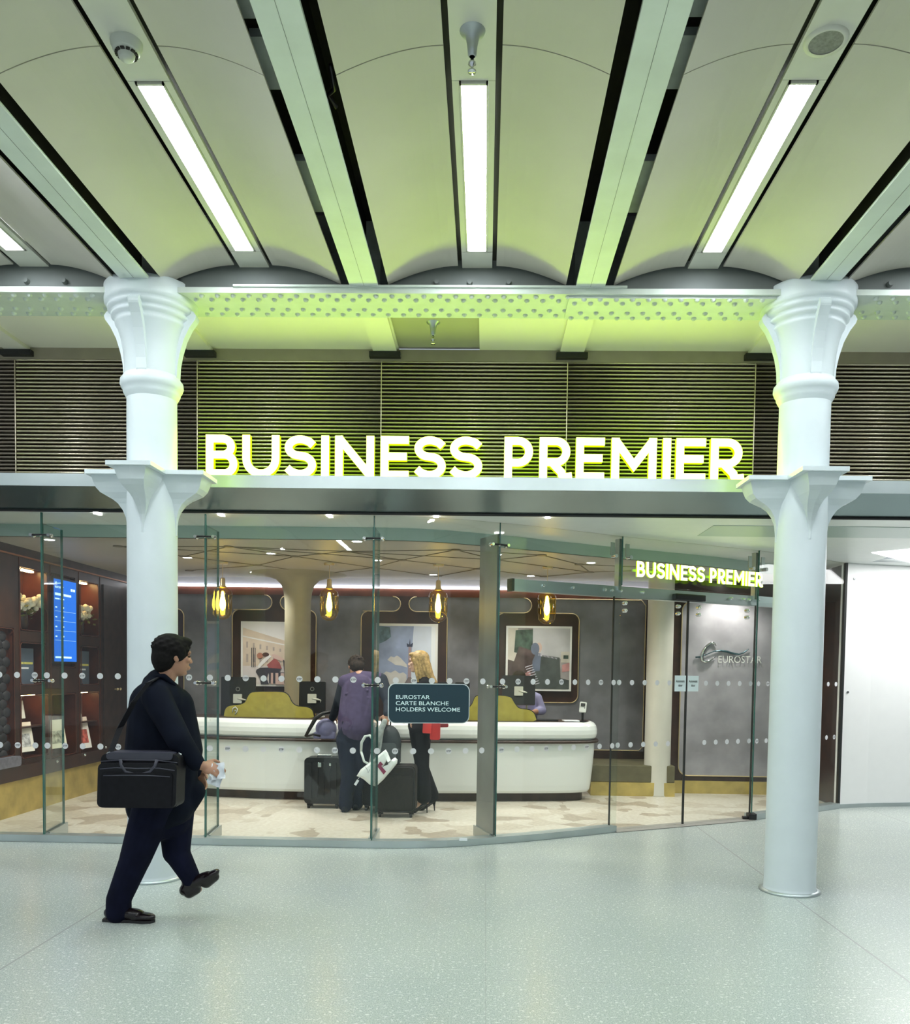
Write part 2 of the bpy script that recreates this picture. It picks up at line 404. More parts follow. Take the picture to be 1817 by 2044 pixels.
# beams (I sections) running away from the viewer
lab = {0: 'beyond the left edge', 1: 'at the left edge of the picture', 2: 'resting on the girder above the left column', 3: 'second to the right of the left column line',
       4: 'just left of the vault with the round speaker', 5: 'resting on the girder above the right column', 6: 'beyond the right edge'}
def beam(x, k):
    t = thing('ceiling_beam', 'long pale green painted steel ceiling beam '+{2:'meeting the left column',3:'between the left and central vaults',4:'between the central and right vaults',5:'meeting the right column'}.get(k, 'outside the frame'), 'beam', (x, 3, ZB), 'long ceiling beams')
    MB().box((x-.095, YB, ZB), (x+.095, 5.76, ZB+.018)).build('flange', M['beam'], t)
    MB().box((x-.012, YB, ZB+.018), (x+.012, 5.76, ZB+.42)).box((x-.095, YB, ZB+.42), (x+.095, 5.76, ZB+.44)).build('web', M['dark'], t)  # web and top coloured dark so the gaps look shaded
    MB().box((x+.0, YB, ZB-.0015), (x+.0015, 5.76, ZB-.0005)).build('seam', M['grey'], t)
    # tail between girder and louvre
    b2 = MB().box((x-.095, 6.17, ZB+.01), (x+.095, 6.99, ZB+.05)).box((x-.012, 6.17, ZB+.05), (x+.012, 6.99, ZB+.3)); b2.build('beam_tail', M['cream'], t)
    MB().box((x-.125, 6.93, ZB-.035), (x+.125, 6.99, ZB+.008)).build('end_bracket', M['black'], t)
for k, x in enumerate(BX): beam(x, k)

# pipes and ducts in the dark gaps beside the beams
for k, x in enumerate(BX):
    if not 1 <= k <= 7: continue
    p = MB()
    sgn = -1 if x < 0 else 1
    p.box((x+sgn*.105, 2.4, ZB+.16), (x+sgn*.115, 5.2, ZB+.18)); n0 = len(p.v)
    for (y0, y1) in ((2.4, 3.62), (3.72, 4.05), (4.6, 5.1)): p.box((x+sgn*.11, y0, ZB+.13), (x+sgn*.20, y1, ZB+.165))
    tag(p.build('cable_tray', M['pipe']), ['', 'grey cable tray above the ceiling gap beyond the left edge', 'grey cable tray in the gap beside the beam at the left column', 'grey cable tray glimpsed left of the second beam', 'grey cable tray glimpsed right of the third beam', 'grey cable tray in the gap beside the right column beam', 'grey cable tray out of view past the right edge', 'grey cable tray out of view far right'][k], 'cable tray', 'cable trays in the ceiling gaps')
cb = MB().tube([at(1350, 150, 4.0)+Vector((0, 0, .02)), at(1360, 120, 3.9), at(1368, 70, 3.8), at(1372, 40, 3.7)], .012, 8)
tag(cb.build('cable', M['black']), 'black cable looped in the dark gap right of the third beam', 'cable')
cb = MB().tube([at(672, 215, 4.1), at(655, 190, 4.05), at(668, 178, 4.0), at(660, 130, 3.85)], .01, 8)
tag(cb.build('cable', M['black']), 'black cable bent in the dark gap right of the second beam', 'cable')

# girder
g = thing('riveted_girder', 'long riveted iron girder carried by the two columns', 'girder', (0, YC, 4.0))
MB().box((-9.5, YC-.02, 4.045), (9.5, YC+.02, 4.6)).build('web', M['girder'], g)
MB().box((-1.72, 5.76, 4.045), (.9, 5.82, 4.058)).build('flange_strip', M['girder'], g)
MB().box((.52, 5.80, 3.992), (1.95, 6.14, 4.008)).build('cover_plate', M['girder'], g)
rv = MB().box((-9.5, 5.775, 4.008), (9.5, 6.165, 4.045))
for r_, (y, off) in enumerate(((5.815, 0), (5.875, .05), (6.03, .0), (6.11, .05))):
    for i in range(-34, 60):
        x = -.02+i*.107+off-(.5 if False else 0)
        if abs(x-XL) < .34 or abs(x-XR) < .34: continue
        z = 3.992 if .52 < x < 1.95 else 4.008
        rv.lathe([(.019, z+.001), (.018, z-.008), (.011, z-.016), (.0, z-.019)], (x, y), n=8)
rv.build('bottom_flange', M['girder'], g)

# cream flat soffit between girder and louvre, with the olive access panel
xa, xb = at(786, 660, 6.6).x, at(957, 660, 6.6).x
struct(MB().box((-9.5, 6.10, 4.09), (xa, 7.02, 4.11)).box((xb, 6.10, 4.09), (9.5, 7.02, 4.11)).build('ceiling', M['cream']), 'flat cream soffit behind the girder')
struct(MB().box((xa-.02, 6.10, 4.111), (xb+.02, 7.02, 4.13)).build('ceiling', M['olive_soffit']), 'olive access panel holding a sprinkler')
struct(MB().box((-9.5, 6.985, 4.0), (9.5, 7.03, 4.09)).build('trim_2', M['brownframe']), 'bronze frame above the louvres')
# louvres
struct(MB().box((-9.5, 7.09, 2.8), (9.5, 7.12, 4.05)).build('wall_louvre', mat('louvre_black', (.008, .008, .007), .7)), 'black backing behind the louvres')
for k, x in enumerate(BX[:-1]):
    if not 0 <= k <= 7: continue
    x0, x1 = x-.03+.004, x+1.5-.03-.004
    if k == 0: x0 = -9.4
    s_ = MB(); z = 3.05
    while z < 3.99:
        pf = [(7.045, z+.001)]+[(7.000-.013*math.cos(q), z+.0085+.0085*math.sin(q)) for q in (-1.5, -1.1, -.7, -.3, .1, .5, .9, 1.3)]+[(7.045, z+.016)]
        m_ = len(pf); s_.add([(x0, a, b) for a, b in pf]+[(x1, a, b) for a, b in pf], [(i, m_+i, m_+(i+1) % m_, (i+1) % m_) for i in range(m_)]+[tuple(range(m_-1, -1, -1)), tuple(range(m_, 2*m_))], 0, True)
        z += .0302
    t = thing('louvre_panel', 'bronze horizontal louvre panel '+['beyond the left edge of the picture','at the far left of the picture','behind the left column and the first letters','behind the first word of the big sign','behind the middle of the big sign','behind the last letters and the right column','at the far right of the picture','outside the right edge'][k], 'louvre', (x+.7, 7.0, 3.03), 'louvre panels above the shopfront')
    s_.build('slats', M['slat'], t)
    MB().cyl((x-.03, 6.98, 3.03), (x-.03, 6.98, 3.99), .005, n=6).build('hanging_rod', M['slat'], t)
# fascia ledge
fa = thing('fascia', 'brushed steel fascia and ledge under the big letters', 'fascia', (0, 6.9, 2.8))
MB().box((-9.5, 6.76, 2.93), (9.5, 7.09, 3.028)).build('ledge', M['steel'], fa)
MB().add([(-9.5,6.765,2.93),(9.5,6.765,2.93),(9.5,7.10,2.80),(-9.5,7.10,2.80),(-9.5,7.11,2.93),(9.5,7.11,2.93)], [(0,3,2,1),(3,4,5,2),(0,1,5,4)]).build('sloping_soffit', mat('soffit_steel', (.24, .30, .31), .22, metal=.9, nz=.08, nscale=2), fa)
MB().box((-9.5, 7.085, 2.787), (9.5, 7.108, 2.80)).build('drip_edge', M['blackseal'], fa)
# outer soffit (flat) and bulkheads following the facade
def inner(path, d):
    out = []
    for i, p in enumerate(path):
        a = Vector(path[max(i-1, 0)]); b = Vector(path[min(i+1, len(path)-1)]); t = (b-a).normalized(); out.append((p[0]-t.y*d, p[1]+t.x*d))
    return out
struct(MB().box((-9.5, 7.109, 2.792), (9.5, 9.0, 2.83)).box((-9.5, 9.0, 2.792), (4.3, 12, 2.83)).box((5.0, 9.0, 2.792), (9.5, 12, 2.83)).box((4.3, 9.7, 2.792), (5.0, 12, 2.83)).build('ceiling', M['soffit']), 'pale soffit over the shopfront')
inp = [p for p in inner(PATH, .60)]
inp = [p for i, p in enumerate(inp) if i == 0 or p[0] > inp[i-1][0]+.0]
mb = MB().ribbon(inp, 2.68, 2.792, .03)
struct(mb.build('trim_3', M['soffit2']), 'curved bulkhead where the lounge ceiling drops')
mb = MB()
for i in range(len(inp)-1):
    a, b = inp[i], inp[i+1]
    mb.add([(a[0],a[1],2.68),(b[0],b[1],2.68),(b[0],10.98,2.68),(a[0],10.98,2.68)], [(0,3,2,1)])
struct(mb.build('ceiling', M['lceil']), 'cream lounge ceiling')
# slots in outer soffit to the right
struct(MB().box((1.95, 7.45, 2.788), (7.5, 8.02, 2.7925)).build('trim_4', M['soffit2']), 'darker recessed strip in the outer soffit')
struct(MB().add([(3.97,8.96,2.789),(4.23,8.69,2.789),(6.2,8.75,2.789),(6.4,10.05,2.789),(4.73,9.70,2.789)], [(0,4,3,2,1)]).build('trim_5', emat('skylight_glow', (1, 1, 1), 5)), 'white backlit triangular ceiling light panel')

# lounge ceiling strapping
cl = MB()
nodes = [(-3.6, 8.3), (-2.5, 8.25), (-1.4, 8.5), (-.3, 8.3), (.55, 8.6), (-3.2, 9.0), (-2.0, 8.9), (-.9, 9.1), (.1, 9.0), (1.0, 9.3), (-2.6, 9.7), (-1.3, 9.8), (-.1, 9.8), (1.2, 10.0), (-3.6, 10.3), (-2.0, 10.5), (-.6, 10.6), (.7, 10.5), (2.2, 9.6), (2.6, 10.3)]
links = [(0,5),(0,6),(1,5),(1,6),(1,7),(2,6),(2,7),(2,8),(3,7),(3,8),(4,8),(4,9),(5,10),(6,10),(6,11),(7,11),(7,12),(8,12),(8,13),(9,13),(10,14),(10,15),(11,15),(11,16),(12,16),(12,17),(13,17),(0,1),(1,2),(2,3),(3,4),(13,18),(18,19),(9,18)]
for i, j in links:
    a, b = Vector((*nodes[i], 2.677)), Vector((*nodes[j], 2.677)); d = (b-a)
    cl.obox((a+b)/2, d, Vector((-d.y, d.x, 0)), (0, 0, 1), d.length/2, .006, .003)
for p in nodes: cl.cyl((p[0], p[1], 2.672), (p[0], p[1], 2.68), .05, n=16)
struct(cl.build('trim_6', M['line']), 'thin bronze strapping lines with round nodes on the lounge ceiling')

# ------------------------------------------------------------------ lounge walls
YW = 11.3
struct(MB().box((-4.9, YW, 0), (2.3, YW+.1, 2.48)).build('wall_back', M['stone']), 'grey stone back wall of the lounge')
struct(MB().box((-4.9, YW-.012, 2.48), (2.3, YW+.1, 2.585)).build('trim_7', M['woodred']), 'red-brown wooden band under the cove')
struct(MB().box((-4.9, YW-.05, 2.585), (2.3, YW-.012, 2.60)).build('trim_8', M['whitelight'] if False else emat('cove_edge', (.96, .95, 1), 5)), 'lit white edge of the ceiling cove')
struct(MB().box((-4.9, YW-.03, 2.60), (4.6, YW+.1, 2.95)).box((-4.9, 10.9, 2.9), (4.6, YW, 2.95)).build('wall_back', mat('cove_paint', (.7, .68, .78), .5)), 'pale lavender cove above the back wall')
struct(MB().box((-4.6, 10.975, 2.68), (2.2, 10.99, 2.80)).build('trim_9', M['lceil']), 'edge of the lounge ceiling at the cove')
# brown inlays with brass edging (niches behind the pictures)
def inlay(xc, xs0, xs1, zb, xl, xr, zt=2.24):
    r = .10
    pts = []
    zc = (2.48+2.285)/2; rc = (2.48-2.285)/2
    # start at top left of neck; left capsule end bulges right into the neck
    pts += [(xl-rc*.0, 2.48)]
    pts += arc(xl-rc, zc, rc, 90, -90, 8)[0:]
    pts = [(xl-rc, 2.485)] + arc(xl-rc, zc, rc, 90, -90, 8)
    pts += [(xs0+r*.2, zt+.045)] if xs0+r < xl-rc else []
    pts += arc(xs0+r, zt+.045-r, r, 90, 180, 6)
    pts += arc(xs0+r, zb+r, r, 180, 270, 6)
    pts += arc(xs1-r, zb+r, r, 270, 360, 6)
    pts += arc(xs1-r, zt+.045-r, r, 0, 90, 6)
    pts += arc(xr+rc, zc, rc, 270, 90, 8)
    pts += [(xr+rc, 2.485)]
    o = MB().prism(pts, (0, YW-.006, 0), (1, 0, 0), (0, 0, 1), (0, -1, 0), .008).build('trim_10', M['wood']); struct(o, 'dark walnut recess panel behind a framed picture')
    e = MB().tube([(x, YW-.016, z) for x, z in pts], .007, 6); struct(e.build('trim_11', M['gold']), 'brass edging around a walnut recess')
inlay(-2.81, -3.37, -2.25, .75, -2.84, -2.73)
inlay(-1.08, -1.65, -.51, .75, -1.13, -1.02)
inlay(.68, .15, 1.23, 1.11, .60, .74)
inlay(-4.55, -5.0, -4.02, .75, -4.6, -4.5)
struct(MB().tube([(1.3, YW-.012, .49), (2.05, YW-.012, .49), (2.1, YW-.012, .54), (2.1, YW-.012, 2.40), (2.04, YW-.012, 2.47), (.85, YW-.012, 2.475)], .007, 6).build('trim_12', M['gold']), 'brass edging of the stone panel')
struct(MB().box((1.24, YW-.02, 0), (2.4, YW-.001, .48)).build('trim_13', M['wooddark']), 'dark base under the stone panel')
struct(MB().box((2.11, YW-.02, .2), (2.3, YW-.001, 2.49)).build('trim_14', M['wooddark']), 'dark wooden post beside the stone panel')
# bench ledge right of the desk
bl = thing('bench_ledge', 'low olive bench ledge with brass plinth right of the desk', 'bench', (1.7, 10.6, 0))
MB().box((1.32, 10.47, .17), (2.35, 11.28, .38)).build('bench_body', mat('olive_brown', (.13, .115, .06), .5, nz=.2), bl, .01)
MB().box((1.32, 10.45, 0), (2.35, 11.28, .17)).build('plinth', M['brass'], bl)
# right-hand lounge wall
YR = 10.8
struct(MB().box((2.25, YR, 0), (5.0, YR+.1, 2.79)).build('wall_right', M['wood']), 'dark wooden wall at the right of the lounge')
struct(MB().prism(rrect(2.46, .23, 3.80, 2.42, .12), (0, YR-.002, 0), (1, 0, 0), (0, 0, 1), (0, -1, 0), .012).build('trim_15', mat('logo_stone', (.36, .345, .38), .45, nz=.25, nscale=3)), 'grey stone panel carrying the metal logo')
struct(MB().tube([(x, YR-.016, z) for x, z in rrect(2.46, .23, 3.80, 2.42, .12)], .008, 6, closed=True).build('trim_16', M['gold']), 'brass edging of the logo panel')
struct(MB().box((2.3, YR-.02, 0), (5.0, YR-.001, .165)).build('baseboard_right', M['brass']), 'brass skirting under the logo wall')
# end wall of the lounge
struct(MB().box((4.10, 9.86, 0), (4.16, 11.0, 2.792)).build('wall_end', M['wood']), 'dark end wall of the lounge')

# left wall with niches (holes cut as rectangles)
XW = -4.67
holes = {'flower_a': (8.45, 9.0, 1.85, 2.49), 'flower_b': (9.72, 10.2, 1.85, 2.49), 'mid_a': (8.45, 8.95, 1.30, 1.74), 'mid_b': (9.74, 10.2, 1.28, 1.74),
         'low_a': (8.45, 9.0, .55, 1.20), 'low_b': (9.74, 10.2, .48, 1.20), 'low_m': (9.05, 9.62, .50, 1.20), 'screen': (9.05, 9.62, 1.48, 2.50), 'quilt': (5.6, 8.35, .60, 1.87)}
ys = sorted({7.2, 11.3, *[v for h in holes.values() for v in h[:2]]}); ys = [y for y in ys if y >= 7.2]
zs = sorted({.36, 2.60, *[v for h in holes.values() for v in h[2:]]})
wl = MB()
for i in range(len(ys)-1):
    for j in range(len(zs)-1):
        yc, zc = (ys[i]+ys[i+1])/2, (zs[j]+zs[j+1])/2
        if any(h[0] < yc < h[1] and h[2] < zc < h[3] for h in holes.values()): continue
        wl.add([(XW,ys[i],zs[j]),(XW,ys[i+1],zs[j]),(XW,ys[i+1],zs[j+1]),(XW,ys[i],zs[j+1])], [(0,3,2,1)])
for nme, (y0, y1, z0, z1) in holes.items():
    y0 = max(y0, 7.2); d = {'quilt': .06, 'screen': .06}.get(nme, .26)
    a, b, c_, e = (XW,y0,z0), (XW,y1,z0), (XW,y1,z1), (XW,y0,z1)
    A, B, Cc, E = (XW-d,y0,z0), (XW-d,y1,z0), (XW-d,y1,z1), (XW-d,y0,z1)
    wl.add([a,b,c_,e,A,B,Cc,E], [(0,1,5,4),(1,2,6,5),(2,3,7,6),(3,0,4,7),(4,5,6,7)], 1)
struct(wl.build('wall_left', [M['wood'], M['woodred']]), 'dark walnut wall with lit niches at the left of the lounge')
for nme, (y0, y1, z0, z1) in holes.items():
    y0 = max(y0, 7.25)
    struct(MB().tube([(XW+.004, y, z) for y, z in rrect(y0+.01, z0+.01, y1-.01, z1-.01, .04)], .005, 5, closed=True).build('trim_17', M['woodred']), 'thin copper edging of a wall niche')
struct(MB().box((XW-.1, 7.2, 2.60), (XW+.02, 11.3, 2.79)).build('trim_18', M['wooddark']), 'black-brown band at the top of the left wall')
struct(MB().box((XW-.005, 7.2, 2.585), (XW+.022, 11.3, 2.60)).build('trim_19', mat('copper_edge', (.35, .15, .07), .4, metal=.4)), 'copper edge under the dark band')
struct(MB().box((XW-.05, 7.2, .36), (XW+.05, 10.4, .50)).build('trim_20', M['wood']), 'walnut ledge under the niches')
struct(MB().box((XW-.05, 7.2, 0), (XW+.015, 11.3, .37)).build('baseboard_left', M['brass']), 'tall brass plinth of the left wall')
for y in (8.45, 9.06, 9.70, 10.24):
    struct(MB().box((XW, y-.004, .5), (XW+.006, y+.004, 2.58)).build('trim_21', M['woodred']), 'thin vertical joint of the left wall')

# ================================================================== CAST-IRON COLUMNS
def column(x, y, label, group, brackets=True, full=True):
    t = thing('cast_iron_column', label, 'column', (x, y, 0), group)
    MB().lathe([(0, 0), (.185, 0), (.185, .012), (.176, .02), (.174, .04), (.172, .1), (.168, 2.4), (.166, 3.39)], (x, y), 64).build('shaft', M['column'], t)
    MB().lathe([(.0, .0), (.205, 0), (.205, .012), (.18, .02)], (x, y), 48).build('base_ring', M['sill'], t)
    if full:
        MB().lathe([(.166, 3.35), (.180, 3.375), (.188, 3.39), (.190, 3.41), (.200, 3.42), (.210, 3.445), (.207, 3.475), (.190, 3.495), (.182, 3.51)], (x, y), 64).build('collar', M['column'], t)
        prof = [(.178, 3.50), (.180, 3.58), (.190, 3.68), (.205, 3.76), (.225, 3.82), (.236, 3.835), (.240, 3.85), (.232, 3.862), (.245, 3.875), (.262, 3.885), (.264, 3.90),
                (.256, 3.91), (.270, 3.92), (.286, 3.93), (.289, 3.945), (.282, 3.955), (.296, 3.965), (.306, 3.975), (.308, 3.99), (.308, 4.085), (.300, 4.095), (0, 4.095)]
        cp = MB().lathe(prof, (x, y), 72)
        cp.build('capital', M['column'], t)
        for a in range(4):
            an = math.radians(90*a); u = Vector((math.cos(an), math.sin(an), 0)); s_ = Vector((-u.y, u.x, 0))
            pts = [(.15, 3.48), (.186, 3.50), (.190, 3.58), (.205, 3.66), (.235, 3.76), (.275, 3.84), (.312, 3.89), (.320, 3.915), (.306, 3.94), (.29, 3.95), (.15, 3.95)]
            MB().prism(pts, Vector((x, y, 0))-s_*.035, u, (0, 0, 1), s_, .07).build('capital_rib', M['column'], t, .012)
    if brackets:
        for a in range(4):
            an = math.radians(90*a); u = Vector((math.cos(an), math.sin(an), 0)); s_ = Vector((-u.y, u.x, 0))
            pts = [(.10, 2.815), (.375, 2.815), (.375, 2.80), (.372, 2.77)] + [(.372-.20*math.sin(math.radians(q)), 2.60+.17*math.cos(math.radians(q))) for q in ()]
            cur = [(.372, 2.77), (.36, 2.735), (.335, 2.705), (.30, 2.685), (.262, 2.665), (.225, 2.635), (.195, 2.59), (.178, 2.54), (.172, 2.48), (.168, 2.42), (.10, 2.42)]
            pts = [(.10, 2.815), (.385, 2.815)] + cur
            g_ = MB(); vs = []; prof_ = [(.385, 2.815)]+cur[:-1]; m_ = len(prof_)
            for q, (rr, zz) in enumerate(prof_):
                hw = .125*max(.08, (1-q/(m_-1))**1.0)
                vs += [Vector((x, y, zz))+u*aa+s_*bb for aa, bb in ((.10, -hw), (rr, -hw*.86), (rr+.006, 0), (rr, hw*.86), (.10, hw))]
            fs_ = [tuple(range(5))]
            for q in range(m_-1): fs_ += [(q*5+k, q*5+(k+1) % 5, (q+1)*5+(k+1) % 5, (q+1)*5+k) for k in range(5)]
            fs_.append(tuple((m_-1)*5+k for k in (4, 3, 2, 1, 0)))
            g_.add(vs, fs_); g_.build('gusset', M['column'], t)
        pl = MB(); h = .15; L = .41
        pts = [(-h, L), (-h, h), (-L, h), (-L, -h), (-h, -h), (-h, -L), (h, -L), (h, -h), (L, -h), (L, h), (h, h), (h, L)]
        pl.prism(pts, (x, y, 2.815), (1, 0, 0), (0, 1, 0), (0, 0, 1), .028)
        pl.build('bracket_plate', M['column'], t, .004)
    return t
colL = column(XL, YC, 'white cast-iron column at the left, with the walking man in front', 'concourse columns')
colR = column(XR, YC, 'white cast-iron column at the right of the shopfront', 'concourse columns')

# smooth plaster columns inside the lounge, flaring into the ceiling
def icol(x, y, label, m, pr):
    t = thing('lounge_column', label, 'column', (x, y, 0), 'lounge columns')
    MB().lathe([(0, 0), (.17, 0), (.163, .02), (.160, .3), (.160, 2.26)], (x, y), 48).build('shaft', m, t)
    MB().lathe([(.160, 2.26), (.163, 2.36), (.175, 2.46), (.205, 2.55), (.27, 2.615), (.42, 2.66), (.62, 2.682)] if pr else [(.16, 2.26), (.16, 2.70)], (x, y), 48).build('head', m, t)
    return t
icol(XL, 10.6, 'cream column with flared head behind the desk, between the pictures', mat('cream_column', (.40, .365, .26), .55, nz=.05), True)
icol(XR, 10.6, 'white column inside the lounge beside the glass doors', mat('white_column', (.66, .64, .57), .45, nz=.03), False)

# ================================================================== SHOPFRONT GLAZING
ZT = 2.79
def plan_at(X):
    for a, b in zip(PATH, PATH[1:]):
        if a[0] <= X <= b[0]:
            t = (X-a[0])/(b[0]-a[0]); return Vector((X, a[1]+t*(b[1]-a[1]), 0)), (Vector(b)-Vector(a)).normalized()
def subpath(x0, x1):
    p0, p1 = plan_at(x0)[0], plan_at(x1)[0]
    return [(p0.x, p0.y)]+[p for p in PATH if x0+1e-4 < p[0] < x1-1e-4]+[(p1.x, p1.y)]
def along(x0, x1):      # arc-length sampler
    sp = subpath(x0, x1); L = [0]
    for a, b in zip(sp, sp[1:]): L.append(L[-1]+math.dist(a, b))
    def f(s):
        for i in range(len(sp)-1):
            if s <= L[i+1]+1e-6:
                t = (s-L[i])/(L[i+1]-L[i]); d = (Vector(sp[i+1])-Vector(sp[i])).normalized()
                return Vector((sp[i][0]+(sp[i+1][0]-sp[i][0])*t, sp[i][1]+(sp[i+1][1]-sp[i][1])*t, 0)), Vector((d.x, d.y, 0))
    return f, L[-1]
dot_n = [0]
def dots(x0, x1, parent, skip=()):
    f, L = along(x0, x1); mb = MB()
    s = .045
    while s < L-.03:
        p, d = f(s); nrm = Vector((d.y, -d.x, 0))
        for zi, z in enumerate((1.42, .822)):
            c = p+nrm*.009+Vector((0, 0, z)); r = .026
            if any(a < c.x < b and lo < z < hi for a, b, lo, hi in skip): continue
            mb.add([c+d*(r*math.cos(2*PI*k/20))+Vector((0, 0, r*math.sin(2*PI*k/20))) for k in range(20)], [tuple(range(20))], 0)
            if (dot_n[0]+zi) % 3 == 0:
                add_text(mb, 'STP', .023, c+nrm*.002-d*.019-Vector((0, 0, .008)), d, Vector((0, 0, 1)), 1, width=.038, offset=.0006)
        dot_n[0] += 1; s += .152
    if mb.v: mb.build('safety_dots', [M['dot'], M['dotink']], parent)
def pane(no, x0, x1, z0, z1, label, with_dots=True, seals=True, skip=()):
    sp = subpath(x0, x1); o = MB().ribbon(sp, z0, z1, .012).build('window_%d' % no, M['glass']); struct(o, label)
    if seals:
        for p, _ in (plan_at(x0+.004),):
            MB().box((p.x-.005, p.y-.006, z0), (p.x+.005, p.y+.018, z1)).build('joint', M['edge'], o)
    if with_dots: dots(x0, x1, o, skip)
    return o
pane(1, -6.6, -3.76, .06, ZT, 'glass pane beyond the left picture edge')
pane(2, -3.76, -2.367, .06, ZT, 'glass pane at the far left')
pane(3, -2.367, -.947, .06, ZT, 'glass pane in front of the first picture')
pane(4, -.947, .109, .06, ZT, 'curved glass pane carrying the dark plaque')
pane(5, .109, 1.27, .06, ZT, 'glass pane right of the steel mullion')
pane(6, 1.27, 2.80, 2.335, ZT, 'glass transom over the sliding doors', False)
pane(7, 2.80, 4.06, .06, ZT, 'glass pane behind the right column')

# sill and threshold
struct(MB().ribbon([(x, y-.04) for x, y in subpath(-9.4, 1.27)], .002, .06, .12).build('trim_22', M['sill']), 'low steel sill under the glass')
struct(MB().ribbon([(x, y-.04) for x, y in subpath(2.82, 4.07)], .002, .06, .12).build('trim_23', M['sill']), 'low steel sill right of the doors')
struct(MB().ribbon([(x, y-.07) for x, y in subpath(1.27, 2.82)], .002, .007, .20).build('trim_24', mat('threshold', (.30, .29, .27), .5, nz=.1)), 'flat grey threshold strip at the doors')

# fins with fittings
def fitting(mb, p, d, nrm, z):
    c = p+Vector((0, 0, z))
    for s in (-1, 1):
        e = c+d*(s*.075); mb.tube([c-nrm*.02, c-nrm*.02+d*(s*.03), e-nrm*.015], .008, 8)
        mb.cyl(e-nrm*.03, e+nrm*.022, .013, n=12, mi=1); mb.ball(e+nrm*.022, (.019,.019,.019), 12, 8, 1)
    mb.ball(c, .014, 10, 6, 1)
def fin(x, label, length=.33, px_end=None, solid=False):
    p, d = plan_at(x); d = Vector((d.x, d.y, 0)); nrm = Vector((-d.y, d.x, 0))      # inward normal
    if px_end is not None:
        e = at(px_end, 1500, p.y+.30); inn = Vector((e.x-p.x, .30, 0)); length = inn.length; nrm2 = inn.normalized()
    else: nrm2 = Vector((0, 1, 0)) if x < 0 else nrm
    side = Vector((-nrm2.y, nrm2.x, 0))
    t = thing('glass_fin', label, 'glass fin', (p.x, p.y, .06), 'upright fins behind the shopfront glass')
    c = p+nrm2*(.02+length/2)+Vector((0, 0, (2.70+.07)/2))
    MB().obox(c, nrm2, side, (0, 0, 1), length/2, .012 if solid else .0095, (2.70-.07)/2).build('fin_panel', M['post'] if solid else M['fin'], t)
    if not solid:
        for dd, mm in ((.021, 'edge'), (length+.021, 'edge')):
            MB().obox(p+nrm2*dd+Vector((0, 0, 1.385)), nrm2, side, (0, 0, 1), .002, .0100, 1.315).build('fin_edge', M[mm], t)
    sh = MB(); c0 = p+nrm2*(.06)+Vector((0, 0, .004)); c1 = p+nrm2*(length+.05)+Vector((0, 0, .004))
    for s in (-1, 1):
        q = side*(s*.014); a, b = p+nrm2*.05+q, p+nrm2*(length+.04)+q; o2 = side*(s*.016)
        sh.add([a+Vector((0,0,.006)), b+Vector((0,0,.006)), b+Vector((0,0,.10)), a+Vector((0,0,.07)), a+o2+Vector((0,0,.006)), b+o2+Vector((0,0,.006)), b+o2+Vector((0,0,.10)), a+o2+Vector((0,0,.07))],
               [(0,1,2,3),(4,7,6,5),(0,4,5,1),(1,5,6,2),(2,6,7,3),(3,7,4,0)])
    sh.build('floor_shoe', M['steel2'], t)
    for z in (2.60, 1.375):
        f = MB(); fitting(f, p, d, nrm, z)
        if z < 2: 
            for s in (-1, 1): f.ball(p+d*(s*.045)+nrm*.03+Vector((0,0,z)), .014, 10, 6, 1)
        f.build('spider_fitting', [M['black'], M['chrome']], t)
    return t
fin(-3.76, 'glass fin in front of the blue departure screen')
fin(-2.367, 'glass fin just right of the left column')
fin(-.947, 'glass fin by the bending customer in purple')
fin(.109, 'solid grey steel mullion right of the dark plaque', px_end=957, solid=True)
# door posts (steel rods carrying the door header)
for x, lb in ((1.27, 'left'), (2.80, 'right')):
    p, d = plan_at(x); d = Vector((d.x, d.y, 0)); nrm = Vector((-d.y, d.x, 0))
    t = thing('door_hanger', 'steel hanger strip above the %s end of the sliding doors' % lb, 'door fitting', (p.x, p.y, 2.3))
    MB().obox(p+nrm*.05+Vector((0, 0, 2.53)), d, nrm, (0, 0, 1), .018, .03, .24).build('strip', M['steel2'], t)
    for s in (-1, 1):
        f = MB(); c = p+d*(s*.09)+Vector((0, 0, 2.60)); f.obox(c+Vector((0, 0, .07))+nrm*.03, d, nrm, (0, 0, 1), .022, .006, .06)
        f.cyl(c-nrm*.03, c+nrm*.03, .018, n=14, mi=1)
        f.build('clamp', [M['steel2'], M['chrome']], t)
# header
ha, hb = Vector((.24, 7.60, 0)), Vector((3.35, 9.26, 0)); hd = (hb-ha).normalized(); hn = Vector((hd.y, -hd.x, 0))
t = thing('sliding_door_header', 'long steel header rail of the sliding doors with round bolts', 'door rail', (1.8, 8.4, 2.22))
MB().obox((ha+hb)/2-hn*.03+Vector((0, 0, 2.277)), hd, hn, (0, 0, 1), (hb-ha).length/2, .04, .052).build('rail', M['steel'], t)
MB().obox(ha-hn*.03+Vector((0, 0, 2.277))-hd*.01, hd, hn, (0, 0, 1), .012, .045, .055).build('end_cap', M['black'], t)
for s in (.30, .62, .98, 1.06, 1.16, 1.42, 2.02, 2.55, 2.72, 2.80, 2.92):
    bo = MB(); c = ha+hd*s+Vector((0, 0, 2.285)); bo.cyl(c, c+hn*.025, .014, n=12); bo.ball(c+hn*.025, (.014, .014, .014), 10, 6); bo.build('bolt', M['chrome'], t)
c = ha+hd*2.02+Vector((0, 0, 2.25))+hn*.035
MB().obox(ha+hd*1.98+hn*.035+Vector((0, 0, 2.262)), hd, hn, (0, 0, 1), .19, .035, .032).build('sensor', M['black'], t, .01)
